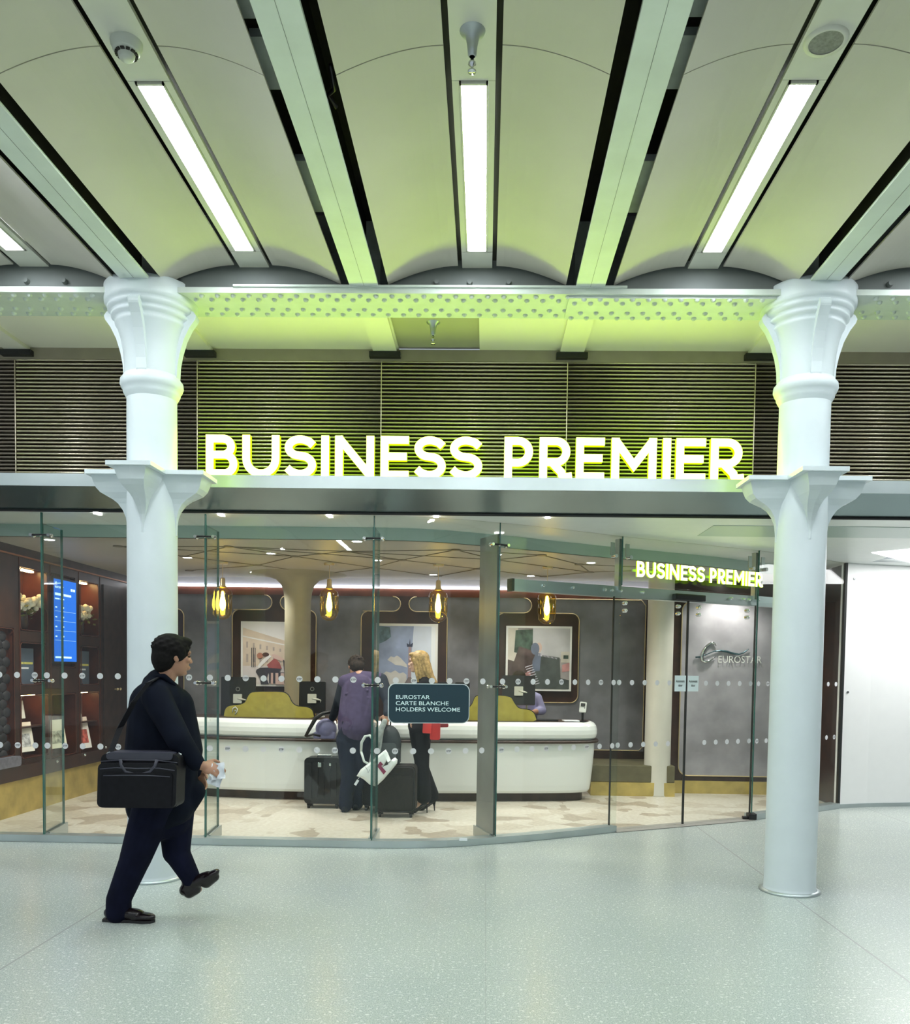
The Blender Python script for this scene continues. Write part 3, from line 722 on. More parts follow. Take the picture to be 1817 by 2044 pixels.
# door leaves
def door(no, x0, x1, label, sign_at):
    a, b = plan_at(x0)[0]+Vector((0, .05, 0)), plan_at(x1)[0]+Vector((0, .05, 0)); d = (b-a).normalized(); nn = Vector((d.y, -d.x, 0)); L = (b-a).length
    o = MB().obox((a+b)/2+Vector((0, 0, 1.12)), d, nn, (0, 0, 1), L/2-.004, .006, 1.11).build('door_%d' % no, M['glass']); struct(o, label)
    MB().obox(a+d*.004+Vector((0, 0, 1.12)), d, nn, (0, 0, 1), .005, .008, 1.11).obox(b-d*.004+Vector((0, 0, 1.12)), d, nn, (0, 0, 1), .005, .008, 1.11).build('door_edge', M['blackseal'], o)
    k = MB()
    for s in (.12, L-.14):
        for z in (2.17, 2.10):
            c = a+d*s+Vector((0, 0, z)); k.cyl(c, c+nn*.03, .02, n=14); k.ball(c+nn*.03, (.02, .02, .02), 10, 6)
    k.build('hanging_bolts', M['chrome'], o)
    n_ = MB(); s0 = .012 if sign_at == 'left' else L-.152
    c = a+d*(s0+.07)+nn*.009+Vector((0, 0, 1.415))
    n_.obox(c, d, nn, (0, 0, 1), .070, .001, .078); 
    add_text(n_, 'Automatic', .034, c+nn*.003-d*.056+Vector((0, 0, .012)), d, (0, 0, 1), 1, width=.112, offset=.0009)
    add_text(n_, 'door', .034, c+nn*.003-d*.026+Vector((0, 0, -.030)), d, (0, 0, 1), 1, width=.052, offset=.0009)
    nt = n_.build('door_notice', [mat('notice_white', (.74, .84, .86), .6), M['dotink']], o)
    mb = MB(); s = .25 if sign_at == 'left' else .08
    while s < L-.04-(.16 if sign_at != 'left' else 0):
        for z in (1.42, .822):
            c = a+d*s+nn*.009+Vector((0, 0, z)); mb.add([c+d*(.026*math.cos(2*PI*k/20))+Vector((0, 0, .026*math.sin(2*PI*k/20))) for k in range(20)], [tuple(range(20))], 0)
        s += .152
    mb.build('safety_dots', [M['dot'], M['dotink']], o)
door(1, 1.20, 2.0, 'left sliding glass door leaf', 'right')
door(2, 2.0, 2.80, 'right sliding glass door leaf', 'left')
# floor pivot at the right leaf
p = plan_at(2.80)[0]
t = tag(MB().box((p.x-.035, p.y-.05, .006), (p.x+.045, p.y+.06, .07)).box((p.x-.09, p.y-.02, .006), (p.x-.035, p.y+.03, .035)).build('floor_guide', M['black'], bevel=.006), 'small black floor guide at the right sliding door', 'door fitting')

# ================================================================== WHITE WALL AT THE RIGHT
ww = [(4.075, 9.80), (4.45, 9.93), (5.03, 10.06), (5.8, 10.13), (9.5, 10.2)]
o = MB().ribbon(ww, .045, ZT, .08).build('wall_white', M['white']); struct(o, 'glossy white wall panels at the right')
struct(MB().ribbon([(x, y-.012) for x, y in ww], .0, .045, .10).build('baseboard_white', M['sill']), 'grey skirting of the white wall')
struct(MB().box((4.055, 9.78, .045), (4.08, 9.84, ZT)).build('trim_25', M['blackseal']), 'black joint between glass and white wall')
for (x, z) in ((4.18, 2.62), (4.14, 1.33)):
    yy = 9.80+(x-4.075)*.347; t = tag(MB().cyl((x, yy-.012, z), (x, yy+.01, z), .014, n=12).build('wall_fixing', M['chrome']), 'small round metal fixing %s on the white wall' % ('high up' if z > 2 else 'at mid height'), 'fixing')

# ================================================================== BIG LETTERS
def letter_shapes(ch, w, t):
    """list of (polyline, closed) centre lines, height 1, stroke t"""
    h = t/2; L, R_, B, T = h, w-h, h, 1-h
    if ch == 'I': return [[(w/2, 0), (w/2, 1)]]
    if ch == 'U':
        rx = (R_-L)/2; return [[(L, 1), (L, h+rx)]+arc((L+R_)/2, h+rx, rx, 180, 360, 14)+[(R_, 1)]]
    if ch == 'N': return [[(L, 0), (L, 1)], [(R_, 0), (R_, 1)], [(L-h*.1, 1-h*.55), (R_+h*.1, h*.55)]]
    if ch == 'M': return [[(L, 0), (L, 1)], [(R_, 0), (R_, 1)], [(L, 1-h*.7), (w/2, .36), (R_, 1-h*.7)]]
    if ch == 'E': return [[(L, 0), (L, 1)], [(L, T), (w, T)], [(L, .52), (w*.93, .52)], [(L, B), (w, B)]]
    if ch == 'P':
        r = (T-.42)/2+0; c = (T+.40)/2; r = (T-.40)/2
        return [[(L, 0), (L, 1)], [(L, T), (R_-r, T)]+arc(R_-r, c, r, 90, -90, 12)+[(L, c-r)]]
    if ch == 'R':
        c = (T+.42)/2; r = (T-.42)/2; xr = R_-.03
        return [[(L, 0), (L, 1)], [(L, T), (xr-r, T)]+arc(xr-r, c, r, 90, -90, 12)+[(L, c-r)], [(L+.20*w/.75, c-r), (R_-.14, h+.09)]+arc(R_-.03, h+.10, .12, 215, 285, 4)+[(w+.02, h)]]
    if ch == 'B':
        c1 = (T+.53)/2; r1 = (T-.53)/2; c2 = (B+.53)/2; r2 = (.53-B)/2
        return [[(L, 0), (L, 1)], [(L, T), (R_-.06-r1, T)]+arc(R_-.06-r1, c1, r1, 90, -90, 10)+[(L, .53)], [(L, .53), (R_-r2, .53)]+arc(R_-r2, c2, r2, 90, -90, 12)+[(L, B)]]
    if ch == 'S':
        cx = w/2; r1 = (T-.52)/2; c1 = .52+r1; r2 = (.52-B)/2; c2 = B+r2; ex = (R_-L)/2
        top = [(R_+.02, T-.14), (R_-.08, T-.05)]+arc(cx, c1, ex*.94, 75, 180, 10, r1)
        mid = arc(cx, c1, ex*.94, 180, 250, 5, r1)
        low = arc(cx, c2, ex, 70, 0, 5, r2)+arc(cx, c2, ex, 0, -105, 10, r2)+[(L+.08, B+.05), (L-.02, B+.14)]
        return [top+mid+low]
def ribbon_stroke(mb, pts, t, o, ux, uz, un, depth, rnd=.02):
    # 2D ribbon with mitred corners
    P = [Vector(p) for p in pts]; q = [P[0]]
    for p in P[1:]:
        if (p-q[-1]).length > 1e-4: q.append(p)
    P = q; n = len(P); Lf, Rt = [], []
    for i in range(n):
        if i == 0: d = (P[1]-P[0]).normalized(); m = Vector((-d.y, d.x)); k = 1
        elif i == n-1: d = (P[-1]-P[-2]).normalized(); m = Vector((-d.y, d.x)); k = 1
        else:
            d1 = (P[i]-P[i-1]).normalized(); d2 = (P[i+1]-P[i]).normalized(); n1 = Vector((-d1.y, d1.x)); n2 = Vector((-d2.y, d2.x))
            m = (n1+n2).normalized(); k = 1/max(.45, m.dot(n1))
        Lf.append(P[i]+m*(t/2*k)); Rt.append(P[i]-m*(t/2*k))
    o, ux, uz, un = Vector(o), Vector(ux), Vector(uz), Vector(un)
    f = [o+ux*p.x+uz*p.y for p in Lf+Rt]; b = [p+un*depth for p in f]; N = 2*n
    faces = []
    for i in range(n-1): faces.append((i, i+1, n+i+1, n+i))
    mb.add(f+b, faces, 0)                                                  # front
    mb.add(f+b, [tuple(N+k for k in reversed(fc)) for fc in faces], 1)      # back
    loop = list(range(n))+[n+i for i in range(n-1, -1, -1)]
    mb.add(f+b, [(loop[i], N+loop[i], N+loop[(i+1) % N], loop[(i+1) % N]) for i in range(N)], 1)
WORD = [('B', 411, 474), ('U', 484, 558), ('S', 567, 631), ('I', 642, 656), ('N', 669, 747), ('E', 760, 816), ('S', 826, 890), ('S', 897, 963),
        ('P', 1007, 1064), ('R', 1077, 1141), ('E', 1150, 1207), ('M', 1221, 1311), ('I', 1324, 1339), ('E', 1350, 1409), ('R', 1419, 1485)]
big = thing('illuminated_sign', 'large glowing white and green two-word letter sign standing on the steel ledge', 'sign', (-.1, 6.88, 3.028))
xs = [(ch, at(a, 915, 6.85).x, at(b, 915, 6.85).x) for ch, a, b in WORD]
Hh = .335
for ch, a, b in xs:
    mb = MB()
    for pl in letter_shapes(ch, (b-a)/Hh, .185):
        ribbon_stroke(mb, pl, .185, (a, 6.85, 3.030), (Hh, 0, 0), (0, 0, Hh), (0, 1, 0), .05)
    mb.build('letter', [M['letterface'], M['letterside']], big)
MB().box((-2.25, 6.905, 3.028), (1.97, 6.915, 3.034)).build('mounting_rail', M['steel2'], big)
# small copy over the doors
small = thing('illuminated_sign', 'small glowing white and green two-word letter sign above the glass doors', 'sign', (2.1, 8.4, 2.40))
X0, X1 = xs[0][1], xs[-1][2]
sa, sb = Vector((1.395, 7.99, 2.405)), Vector((2.815, 8.80, 2.405)); sd = (sb-sa).normalized(); sn = Vector((-sd.y, sd.x, 0)); sc = (sb-sa).length/(X1-X0); h2 = .145
sf = [mat('small_face', (0,0,0), .6, emit=(.80, 1, .28), es=2.6), mat('small_side', (0,0,0), .6, emit=(.5, 1, 0), es=.9)]
for ch, a, b in xs:
    mb = MB(); o = sa+sd*((a-X0)*sc); ww_ = (b-a)*sc
    for pl in letter_shapes(ch, ww_/h2, .19): ribbon_stroke(mb, pl, .185, o, sd*h2, (0, 0, h2), sn, .014)
    mb.build('letter', sf, small)
MB().obox((sa+sb)/2+sn*.035+Vector((0, 0, .06)), sd, sn, (0, 0, 1), (sb-sa).length/2+.03, .004, .012).build('mounting_rail', M['steel2'], small)

# dark plaque on the curved glass
pa, pb = Vector((-.806, 7.085, 0)), Vector((-.128, 7.225, 0)); pd = (pb-pa).normalized(); pn = Vector((pd.y, -pd.x, 0)); W_ = (pb-pa).length
t = thing('window_plaque', 'dark teal rounded plaque on the glass with three lines of pale lettering', 'sign', (-.47, 7.15, 1.06))
MB().prism(rrect(0, 0, W_, .335, .06), pa+Vector((0, 0, 1.062)), pd, (0, 0, 1), -pn, .008).build('border', mat('plaque_border', (.72, .80, .82), .5), t)
MB().prism(rrect(.007, .007, W_-.007, .328, .055), pa+pn*.004+Vector((0, 0, 1.062)), pd, (0, 0, 1), -pn, .004).build('panel', mat('plaque_teal', (.018, .045, .062), .12), t)
tx = MB()
for txt, z, wd in (('EUROSTAR', .205, .285), ('CARTE BLANCHE', .153, .447), ('HOLDERS WELCOME', .101, .545)):
    add_text(tx, txt, .047, pa+pd*.062+pn*.006+Vector((0, 0, 1.062+z)), pd, (0, 0, 1), 0, width=wd, offset=.0004)
tx.build('lettering', mat('plaque_text', (.70, .90, .92), .5), t)
# little white label on the sill
tag(MB().box((at(917, 1676, 7.2).x, 7.19, .062), (at(933, 1676, 7.2).x, 7.20, .085)).build('label_tab', M['paper']), 'tiny white label standing on the steel sill left of the mullion', 'label')

# ================================================================== CEILING ITEMS
c = at(235, 90, 3.79)
t = thing('smoke_detector', 'round white smoke detector on the left ceiling strip', 'smoke detector', (-1.594, 3.78, 4.2))
MB().lathe([(0, 4.13), (.028, 4.13), (.033, 4.136), (.036, 4.15), (.05, 4.16), (.058, 4.165), (.06, 4.18), (.066, 4.185), (.068, 4.2)], (-1.594, 3.78), 32).build('housing', M['lightgrey'], t)
sl = MB()
for k in range(12):
    a = 2*PI*k/12; c = Vector((-1.594+.042*math.cos(a), 3.78+.042*math.sin(a), 4.151)); sl.obox(c, (-math.sin(a), math.cos(a), 0), (math.cos(a), math.sin(a), 0), (0, 0, 1), .008, .006, .003)
sl.build('vents', M['dark'], t)
t = thing('ceiling_speaker', 'round grey ceiling speaker on the right ceiling strip', 'speaker', (1.407, 3.78, 4.2))
MB().lathe([(.07, 4.19), (.088, 4.19), (.092, 4.2)], (1.407, 3.78), 40).build('rim', M['strip'], t)
MB().lathe([(0, 4.194), (.07, 4.192)], (1.407, 3.78), 40).build('grille', mat('grille', (.24, .24, .22), .7, nz=.2, nscale=80), t)
def sprinkler(x, y, z, label, s=1):
    t = thing('sprinkler_head', label, 'sprinkler', (x, y, z))
    MB().lathe([(.055*s, z), (.052*s, z-.006), (.03*s, z-.02*s), (.022*s, z-.06*s), (.018*s, z-.10*s), (.012*s, z-.105*s)], (x, y), 24).build('cup', M['steel2'], t)
    MB().lathe([(.008*s, z-.10*s), (.008*s, z-.125*s), (.016*s, z-.128*s), (.017*s, z-.135*s), (.006*s, z-.145*s), (.006*s, z-.16*s), (.018*s, z-.163*s), (.018*s, z-.168*s), (0, z-.17*s)], (x, y), 16).build('nozzle', M['chrome'], t)
sprinkler(-.094, 3.72, 4.2, 'chrome sprinkler head hanging from the central ceiling strip')
sprinkler(at(865, 650, 6.5).x, 6.5, 4.112, 'chrome sprinkler head on the olive panel behind the girder', .95)
def downlight(x, y, z, power, label, col=(1, .94, .86), r=.045):
    t = thing('downlight', label, 'downlight', (x, y, z), 'round lounge downlights')
    MB().lathe([(r, z-.004), (r+.012, z-.004), (r+.014, z)], (x, y), 24).build('ring', M['soffit'], t)
    MB().cyl((x, y, z-.0035), (x, y, z-.002), r, n=24).build('lens', M['whitelight'], t)
    d = bpy.data.lights.new('lamp', 'SPOT'); d.energy = power; d.spot_size = math.radians(130); d.spot_blend = .7; d.color = col; d.shadow_soft_size = .06
    o = bpy.data.objects.new('lamp', d); C.objects.link(o); o.location = (x, y, z-.02); adopt(o, t); 
    return t
for (x, y, lb) in ((-4.09, 7.93, 'near the left fin'), (-1.19, 7.83, 'just inside the glass near the purple customer'), (-2.84, 10.4, 'behind the first pendant'), (1.11, 9.16, 'right of the steel mullion'),
                   (-1.17, 9.15, 'over the customers'), (-.65, 10.45, 'behind the third pendant'), (.54, 10.45, 'near the door header'), (-3.2, 9.1, 'hidden behind the left column'),
                   (3.0, 10.5, 'washing the logo wall'), (.1, 8.6, 'above the mullion'), (-2.2, 8.7, 'over the lounge floor'), (2.2, 9.4, 'inside the doors')):
    downlight(x, y, 2.68, SPOT, 'round white ceiling downlight '+lb)
for i, x in enumerate((at(200, 1025, 7.2).x, at(445, 1028, 7.2).x, at(660, 1030, 7.2).x, at(872, 1032, 7.2).x, at(1092, 1034, 7.2).x)):
    t = tag(MB().cyl((x, 7.125, 2.778), (x, 7.125, 2.792), .022, n=16).build('edge_spot', M['whitelight']), ['tiny lit spot on the fascia edge left of the left column', 'tiny lit spot on the fascia edge right of the left column', 'tiny lit spot on the fascia edge above the second pendant', 'tiny lit spot on the fascia edge above the third pendant', 'tiny lit spot on the fascia edge right of the mullion'][i], 'spotlight', 'tiny spots along the fascia edge')

# ================================================================== PENDANTS
def pendant(x, y):
    t = thing('pendant_lamp', '', 'pendant lamp', (x, y, 2.68), 'amber glass pendants over the desk')
    MB().lathe([(0, 2.655), (.055, 2.655), (.06, 2.665), (.06, 2.68)], (x, y), 24).build('ceiling_rose', M['gold'], t)
    MB().cyl((x, y, 2.50), (x, y, 2.66), .004, n=6).build('cord', M['gold'], t)
    MB().lathe([(0, 2.505), (.02, 2.505), (.026, 2.49), (.028, 2.43), (.04, 2.41), (.045, 2.395)], (x, y), 20).build('neck', M['gold'], t)
    MB().lathe([(.03, 2.41), (.06, 2.39), (.092, 2.365), (.104, 2.33), (.106, 2.30), (.100, 2.28), (.104, 2.25), (.104, 2.16), (.095, 2.10), (.07, 2.065), (.03, 2.045), (0, 2.042)], (x, y), 40).build('glass_shade', M['amber'], t)
    f = MB().lathe([(0, 2.36), (.013, 2.35), (.020, 2.30), (.032, 2.24), (.034, 2.20), (.028, 2.17), (.012, 2.145), (0, 2.14)], (x, y), 20).build('bulb', M['filament'], t)
    MB().lathe([(0, 2.105), (.02, 2.10), (.022, 2.09), (0, 2.075)], (x, y), 14).build('finial', M['gold'], t)
    return t
pend = pendant(-2.93, 9.45)
PL = ['leftmost of the four amber glass pendants, nearest the left column', 'second amber pendant from the left, beside the cream column', 'third amber pendant from the left, above the woman', 'rightmost amber pendant, under the end of the door header']
pend['label'] = PL[0]
for k in (1, 2, 3): dup(pend, (1.21*k-.02, (0, 0, 0, .12)[k], 0), PL[k])

# ================================================================== DESK
dk = thing('reception_desk', 'long white curved reception desk with a dark shelf line', 'desk', (-1.2, 10.0, 0))
front = [(-3.75, 10.35), (-3.72, 10.05), (-3.58, 9.83), (-3.25, 9.68), (-2.7, 9.575), (-2.08, 9.53), (-1.4, 9.54), (-.8, 9.58), (-.2, 9.64), (.4, 9.71), (.9, 9.79), (1.15, 9.86), (1.28, 9.95), (1.345, 10.10), (1.35, 10.35)]
def smooth(pts, it=2):
    for _ in range(it):
        q = [pts[0]]
        for a, b in zip(pts, pts[1:]): q += [(a[0]*.75+b[0]*.25, a[1]*.75+b[1]*.25), (a[0]*.25+b[0]*.75, a[1]*.25+b[1]*.75)]
        pts = q+[pts[-1]]
    return pts
front = smooth(front); nF = len(front)
def ring(inset, z):
    out = []
    for i in range(nF):
        a = Vector(front[max(i-1, 0)]); b = Vector(front[min(i+1, nF-1)]); d = (b-a).normalized(); out.append((front[i][0]-d.y*inset, front[i][1]+d.x*inset, z))
    return out
def loft(prof, name, m, cap=True):
    mb = MB(); rs = [ring(i, z) for i, z in prof]
    for r0, r1 in zip(rs, rs[1:]): mb.add(r0+r1, [(i, i+1, nF+i+1, nF+i) for i in range(nF-1)], 0, True)
    if cap:
        for r_, flip in ((rs[0], True), (rs[-1], False)):
            n_ = len(r_); back = [(p[0]*.995, max(10.33, p[1]) if False else 10.36, p[2]) for p in r_]
            mb.add(r_+back, [((i, n_+i, n_+i+1, i+1) if flip else (i, i+1, n_+i+1, n_+i)) for i in range(n_-1)])
    return mb.build(name, m, dk)
loft([(.16, .002), (.16, .11)], 'kickplate', M['wooddark'])
loft([(.22, .095), (.12, .10), (.09, .11), (.075, .135), (.065, .2), (.045, .40), (.03, .60), (.03, .69), (.20, .69)], 'lower_body', M['whitegloss'], False)
loft([(.10, .69), (-.012, .69), (-.02, .70), (-.02, .712), (-.012, .722), (.10, .722)], 'shelf_line', M['wooddark'], False)
loft([(.15, .722), (.055, .722), (.03, .728), (.01, .75), (0, .79), (0, .84), (.012, .885), (.035, .915), (.065, .928), (.11, .932)], 'upper_band', M['whitegloss'], True)
MB().prism([(p[0], p[1]) for p in ring(.10, 0)]+[(1.3, 10.42), (-3.7, 10.42)], (0, 0, .931), (1, 0, 0), (0, 1, 0), (0, 0, 1), .006).build('worktop', M['wooddark'], dk)

DY = 9.85
def poly_at(pts, Y): return [((q := at(a, b, Y)).x, q.z) for a, b in pts]
def screen(pts, label):
    t = thing('desk_screen', label, 'desk screen', ((pts[0][0]), DY, .94)); return t
def softpoly(pts, k=2):
    for _ in range(k):
        q = []
        for a, b in zip(pts, pts[1:]+pts[:1]): q += [(a[0]*.8+b[0]*.2, a[1]*.8+b[1]*.2), (a[0]*.2+b[0]*.8, a[1]*.2+b[1]*.8)]
        pts = q
    return pts
P1 = [(446, 1436), (449, 1416), (456, 1409), (480, 1407), (490, 1402), (496, 1388), (503, 1381), (566, 1381), (576, 1388), (582, 1402), (591, 1410), (616, 1412), (624, 1418), (628, 1437)]
P2 = [(896, 1442), (901, 1424), (910, 1418), (933, 1416), (943, 1406), (948, 1392), (954, 1388), (1019, 1389), (1027, 1404), (1036, 1415), (1058, 1417), (1067, 1424), (1073, 1443)]
for P, lb in ((P1, 'stepped mustard desk screen between the two left monitors'), (P2, 'stepped mustard desk screen crossing behind the steel mullion')):
    pts = softpoly(poly_at(P, DY), 2); zmin = .938; pts = [(x, max(z, zmin)) for x, z in pts]
    cx_ = sum(p[0] for p in pts)/len(pts)
    t = thing('desk_screen', lb, 'desk screen', (cx_, DY, .938), 'mustard desk screens')
    MB().prism(pts, (0, DY, 0), (1, 0, 0), (0, 0, 1), (0, 1, 0), .03).build('felt_panel', M['olive'], t)
    big_ = [(cx_+(x-cx_)*1.012, z+(.008 if z > zmin+.02 else 0)) for x, z in pts]
    MB().prism(big_, (0, DY+.005, 0), (1, 0, 0), (0, 0, 1), (0, 1, 0), .02).build('edge_band', M['black'], t)
    if P is P1:
        hm = MB().tube([at(464, 1422, DY-.006), at(465, 1414, DY-.006), at(470, 1411, DY-.006), at(474, 1415, DY-.006), at(473, 1421, DY-.006), at(469, 1426, DY-.006)], .005, 6).tube([at(468, 1419, DY-.006), at(471, 1417, DY-.006), at(470, 1421, DY-.006)], .004, 6)
        hm.build('hearing_loop_mark', M['paper'], t)

def monitor(x0, y0, x1, y1, Y, tilt, label, plate=True):
    a, b = at(x0, y0, Y), at(x1, y1, Y); w_, h_ = b.x-a.x, a.z-b.z; cx_, cz = (a.x+b.x)/2, (a.z+b.z)/2
    t = thing('monitor', label, 'monitor', (cx_, Y, .938), 'computer monitors on the desk')
    up = Vector((0, math.sin(tilt), math.cos(tilt))); nn = Vector((0, -math.cos(tilt), math.sin(tilt)))
    MB().rbox((cx_, Y, cz), (1, 0, 0), nn, up, w_/2, .018, h_/2, .012).build('casing', M['black'], t)
    MB().rbox(Vector((cx_, Y, cz))-nn*.02, (1, 0, 0), nn, up, w_/2-.015, .002, h_/2-.015, .004).build('display', mat('display', (.02, .02, .025), .2), t)
    if plate:
        c = Vector((cx_, Y, cz-h_*.04))+nn*.03
        MB().rbox(c, (1, 0, 0), nn, up, .052, .010, .055, .008).build('mount_plate', M['lightgrey'], t)
        MB().ring if False else None
        lg = MB().tube([c+Vector((0, -.0, .115))+Vector((.022*math.cos(q*PI/8), 0, .022*math.sin(q*PI/8)))-nn*.008 for q in range(16)], .0018, 5, closed=True); lg.build('badge', M['lightgrey'], t)
        MB().tube([c, c+Vector((.07, -.01, -.01)), c+Vector((.10, .02, -.02)), (cx_+.10, Y+.0, .95)], .013, 8).cyl((cx_+.10, Y, .937), (cx_+.10, Y, .95), .05, n=20).build('arm', M['lightgrey'], t)
    else:
        MB().cyl((cx_, Y, .937), (cx_, Y, 1.05), .02, n=12).cyl((cx_, Y, .937), (cx_, Y, .945), .09, n=24).build('stand', M['black'], t)
    return t
monitor(442, 1351, 510, 1432, 10.12, .05, 'black monitor back seen left of the first mustard screen')
monitor(598, 1360, 650, 1424, 10.12, .05, 'black monitor back seen right of the first mustard screen')
monitor(1003, 1348, 1068, 1408, 10.12, .18, 'black tilted monitor hiding the seated clerk')
monitor(868, 1361, 900, 1430, 10.15, .0, 'black monitor peeking over the dark plaque, left one', False)
monitor(909, 1362, 937, 1430, 10.15, .0, 'black monitor peeking over the dark plaque, right one', False)
# card terminal, keyboard, paper
a = at(1163, 1437, 10.0)
t = thing('card_terminal', 'small grey card terminal on a black stalk at the right end of the desk', 'card terminal', (a.x, 10.0, .938))
MB().cyl((a.x, 10.0, .937), (a.x, 10.0, .948), .05, n=24).cyl((a.x, 10.0, .948), (a.x, 10.0, 1.05), .014, n=12).build('stalk', M['black'], t)
up = Vector((.12, .35, .93)).normalized()
nn_ = Vector((0, -.93, .35)).normalized()
MB().rbox((a.x, 9.985, 1.105), (1, 0, -.1), nn_, up, .040, .014, .062, .012).build('keypad_unit', mat('terminal_grey', (.62, .64, .62), .35), t)
MB().rbox(Vector((a.x, 9.985, 1.13))+nn_*.0155, (1, 0, -.1), nn_, up, .026, .002, .018, .004).build('display', M['black'], t)
kp = MB()
for i in range(3):
    for j in range(3): kp.obox(Vector((a.x-.018+.018*i, 9.985, 1.06+.016*j))+nn_*.016, (1, 0, -.1), nn_, up, .006, .002, .005)
kp.build('keys', M['black'], t)
a = at(1092, 1437, 10.0)
tag(MB().obox((a.x, 10.02, .947), (1, 0, 0), (0, 1, 0), (0, 0, 1), .13, .07, .010).build('keyboard', M['black'], bevel=.004), 'black keyboard lying on the desk in front of the clerk', 'keyboard')
a = at(1140, 1437, 10.0)
tag(MB().obox((a.x, 10.02, .944), (1, .1, 0), (-.1, 1, 0), (0, 0, 1), .09, .08, .006).build('notepad', M['paper'], bevel=.002), 'white notepad on the desk beside the card terminal', 'notepad')

# ================================================================== PICTURES
def flat(mb, pts, Y, mi):      # pts in picture fractions are given in px of the photograph
    mb.add([at(a, b, Y) for a, b in pts], [tuple(range(len(pts)))], mi)
def picture(x0, y0, x1, y1, Y, label, cols, shapes, frame=3):
    a, b = at(x0, y0, Y), at(x1, y1, Y); cx_ = (a.x+b.x)/2
    t = thing('framed_picture', label, 'picture', (cx_, Y, b.z), 'framed pictures behind the desk')
    MB().box((a.x, Y, b.z), (b.x, Y+.03, a.z)).build('frame', M['picframe'], t)
    mb = MB(); fx, fz = (b.x-a.x), (a.z-b.z); mg = frame/ (x1-x0)
    ox, oz = a.x+mg*fx, b.z+mg*fx; wx, wz = fx-2*mg*fx, fz-2*mg*fx
    layer = 0
    for mi, pts in shapes:
        layer += 1; yy = Y-.0015-.0004*layer
        n_ = len(pts); mb.add([(ox+wx*min(1, max(0, u)), yy, oz+wz*min(1, max(0, v))) for u, v in pts], [tuple(range(n_-1, -1, -1))], mi)
    mb.build('print', cols, t)
    return t
M['picframe'] = mat('picture_frame', (.85, .85, .85), .4)
def pm(n, c, nz=0, s=8): return mat('print_'+n, c, .5, nz=nz, nscale=s)
R4 = lambda a, b, c, d: [(a, b), (c, b), (c, d), (a, d)]
c1 = [pm('sky', (.85, .83, .85)), pm('facade', (.72, .60, .50), .12, 5), pm('ground', (.74, .68, .70), .08), pm('dark', (.045, .04, .06)), pm('red', (.40, .10, .10), .2), pm('skin', (.45, .18, .12)), pm('pink', (.70, .50, .46)), pm('window', (.45, .38, .36)), pm('hair', (.08, .03, .02))]
sh1 = [(0, R4(0, 0, 1, 1)), (2, R4(0, 0, 1, .30)), (1, [(0, .30), (.95, .30), (.95, .66), (0, .93)]), (0, [(0, .78), (.95, .60), (.95, .62), (0, .80)])]
for i in range(8):
    u = .06+i*.115; sh1.append((7, R4(u, .36, u+.035, .50-.01*i))); sh1.append((7, R4(u, .60-.012*i, u+.03, .70-.022*i)))
for i in range(3): sh1.append((3, R4(.15+.03*i, .28, .163+.03*i, .60)))
sh1 += [(3, [(.24, .24), (.30, .27), (.50, .28), (.66, .26), (.64, .20), (.44, .18), (.42, .08), (.46, .0), (.32, -.0), (.30, .10), (.23, .20)]),
        (4, [(.42, .32), (.56, .44), (.64, .36), (.68, .26), (.45, .27)]), (0, [(.28, .26), (.50, .46), (.46, .49), (.34, .40), (.26, .30)]), (6, [(.50, .49), (.56, .50), (.72, .42), (.68, .38), (.54, .43)]),
        (5, arc(.30, .47, .055, 0, 330, 12, .05)), (8, arc(.40, .49, .06, 0, 330, 12, .035)), (3, [(.70, .41), (.92, .26), (.84, .22), (.80, .16), (.72, .20)]), (5, [(.86, .25), (.95, .12), (.92, .10), (.84, .22)]),
        (3, R4(.46, .02, .80, .20)), (6, R4(.49, .01, .53, .19)), (6, R4(.57, .0, .62, .19)), (6, R4(.66, -.0, .72, .19)), (6, R4(.60, .0, .68, .06)), (3, arc(.88, .07, .06, 0, 330, 10, .045))]
picture(481, 1240, 604, 1371, YW-.06, 'framed bright picture of a person sitting on a striped suitcase', c1, sh1, 4)
c2 = [pm('blue', (.30, .36, .55), .35, 3), pm('cloud', (.66, .64, .64), .15, 6), pm('tower', (.38, .28, .32)), pm('finial', (.04, .05, .10)), pm('foot', (.22, .17, .18), .2), pm('pale', (.62, .68, .82), .12, 3), pm('leaf', (.10, .17, .22), .5, 12), pm('bright', (.85, .88, .95))]
sh2 = [(0, R4(0, 0, 1, 1)), (5, [(.55, 0), (1, 0), (1, 1), (.62, 1)]), (7, R4(.93, 0, 1, 1)), (6, [(0, .70), (.12, .75), (.22, .82), (.2, .98), (0, 1)]), (1, [(0, 0), (.5, 0), (.5, .20), (.44, .24), (.38, .22), (.30, .27), (.22, .23), (.14, .25), (.07, .20), (0, .22)]),
       (1, [(.16, .44), (.22, .50), (.28, .485), (.33, .515), (.39, .48), (.43, .44), (.50, .37), (.51, .32), (.40, .35), (.30, .36), (.24, .40)]), (2, [(.52, 0), (.585, 0), (.58, .66), (.53, .66)]), (3, [(.505, .66), (.60, .66), (.61, .73), (.565, .70), (.555, .80), (.54, .70), (.50, .72)]), (4, [(.42, 0), (.70, 0), (.64, .10), (.58, .16), (.53, .16), (.48, .08)])]
picture(751, 1244, 873, 1377, YW-.06, 'framed blue picture of a tall monument against clouds behind the woman', c2, sh2, 5)
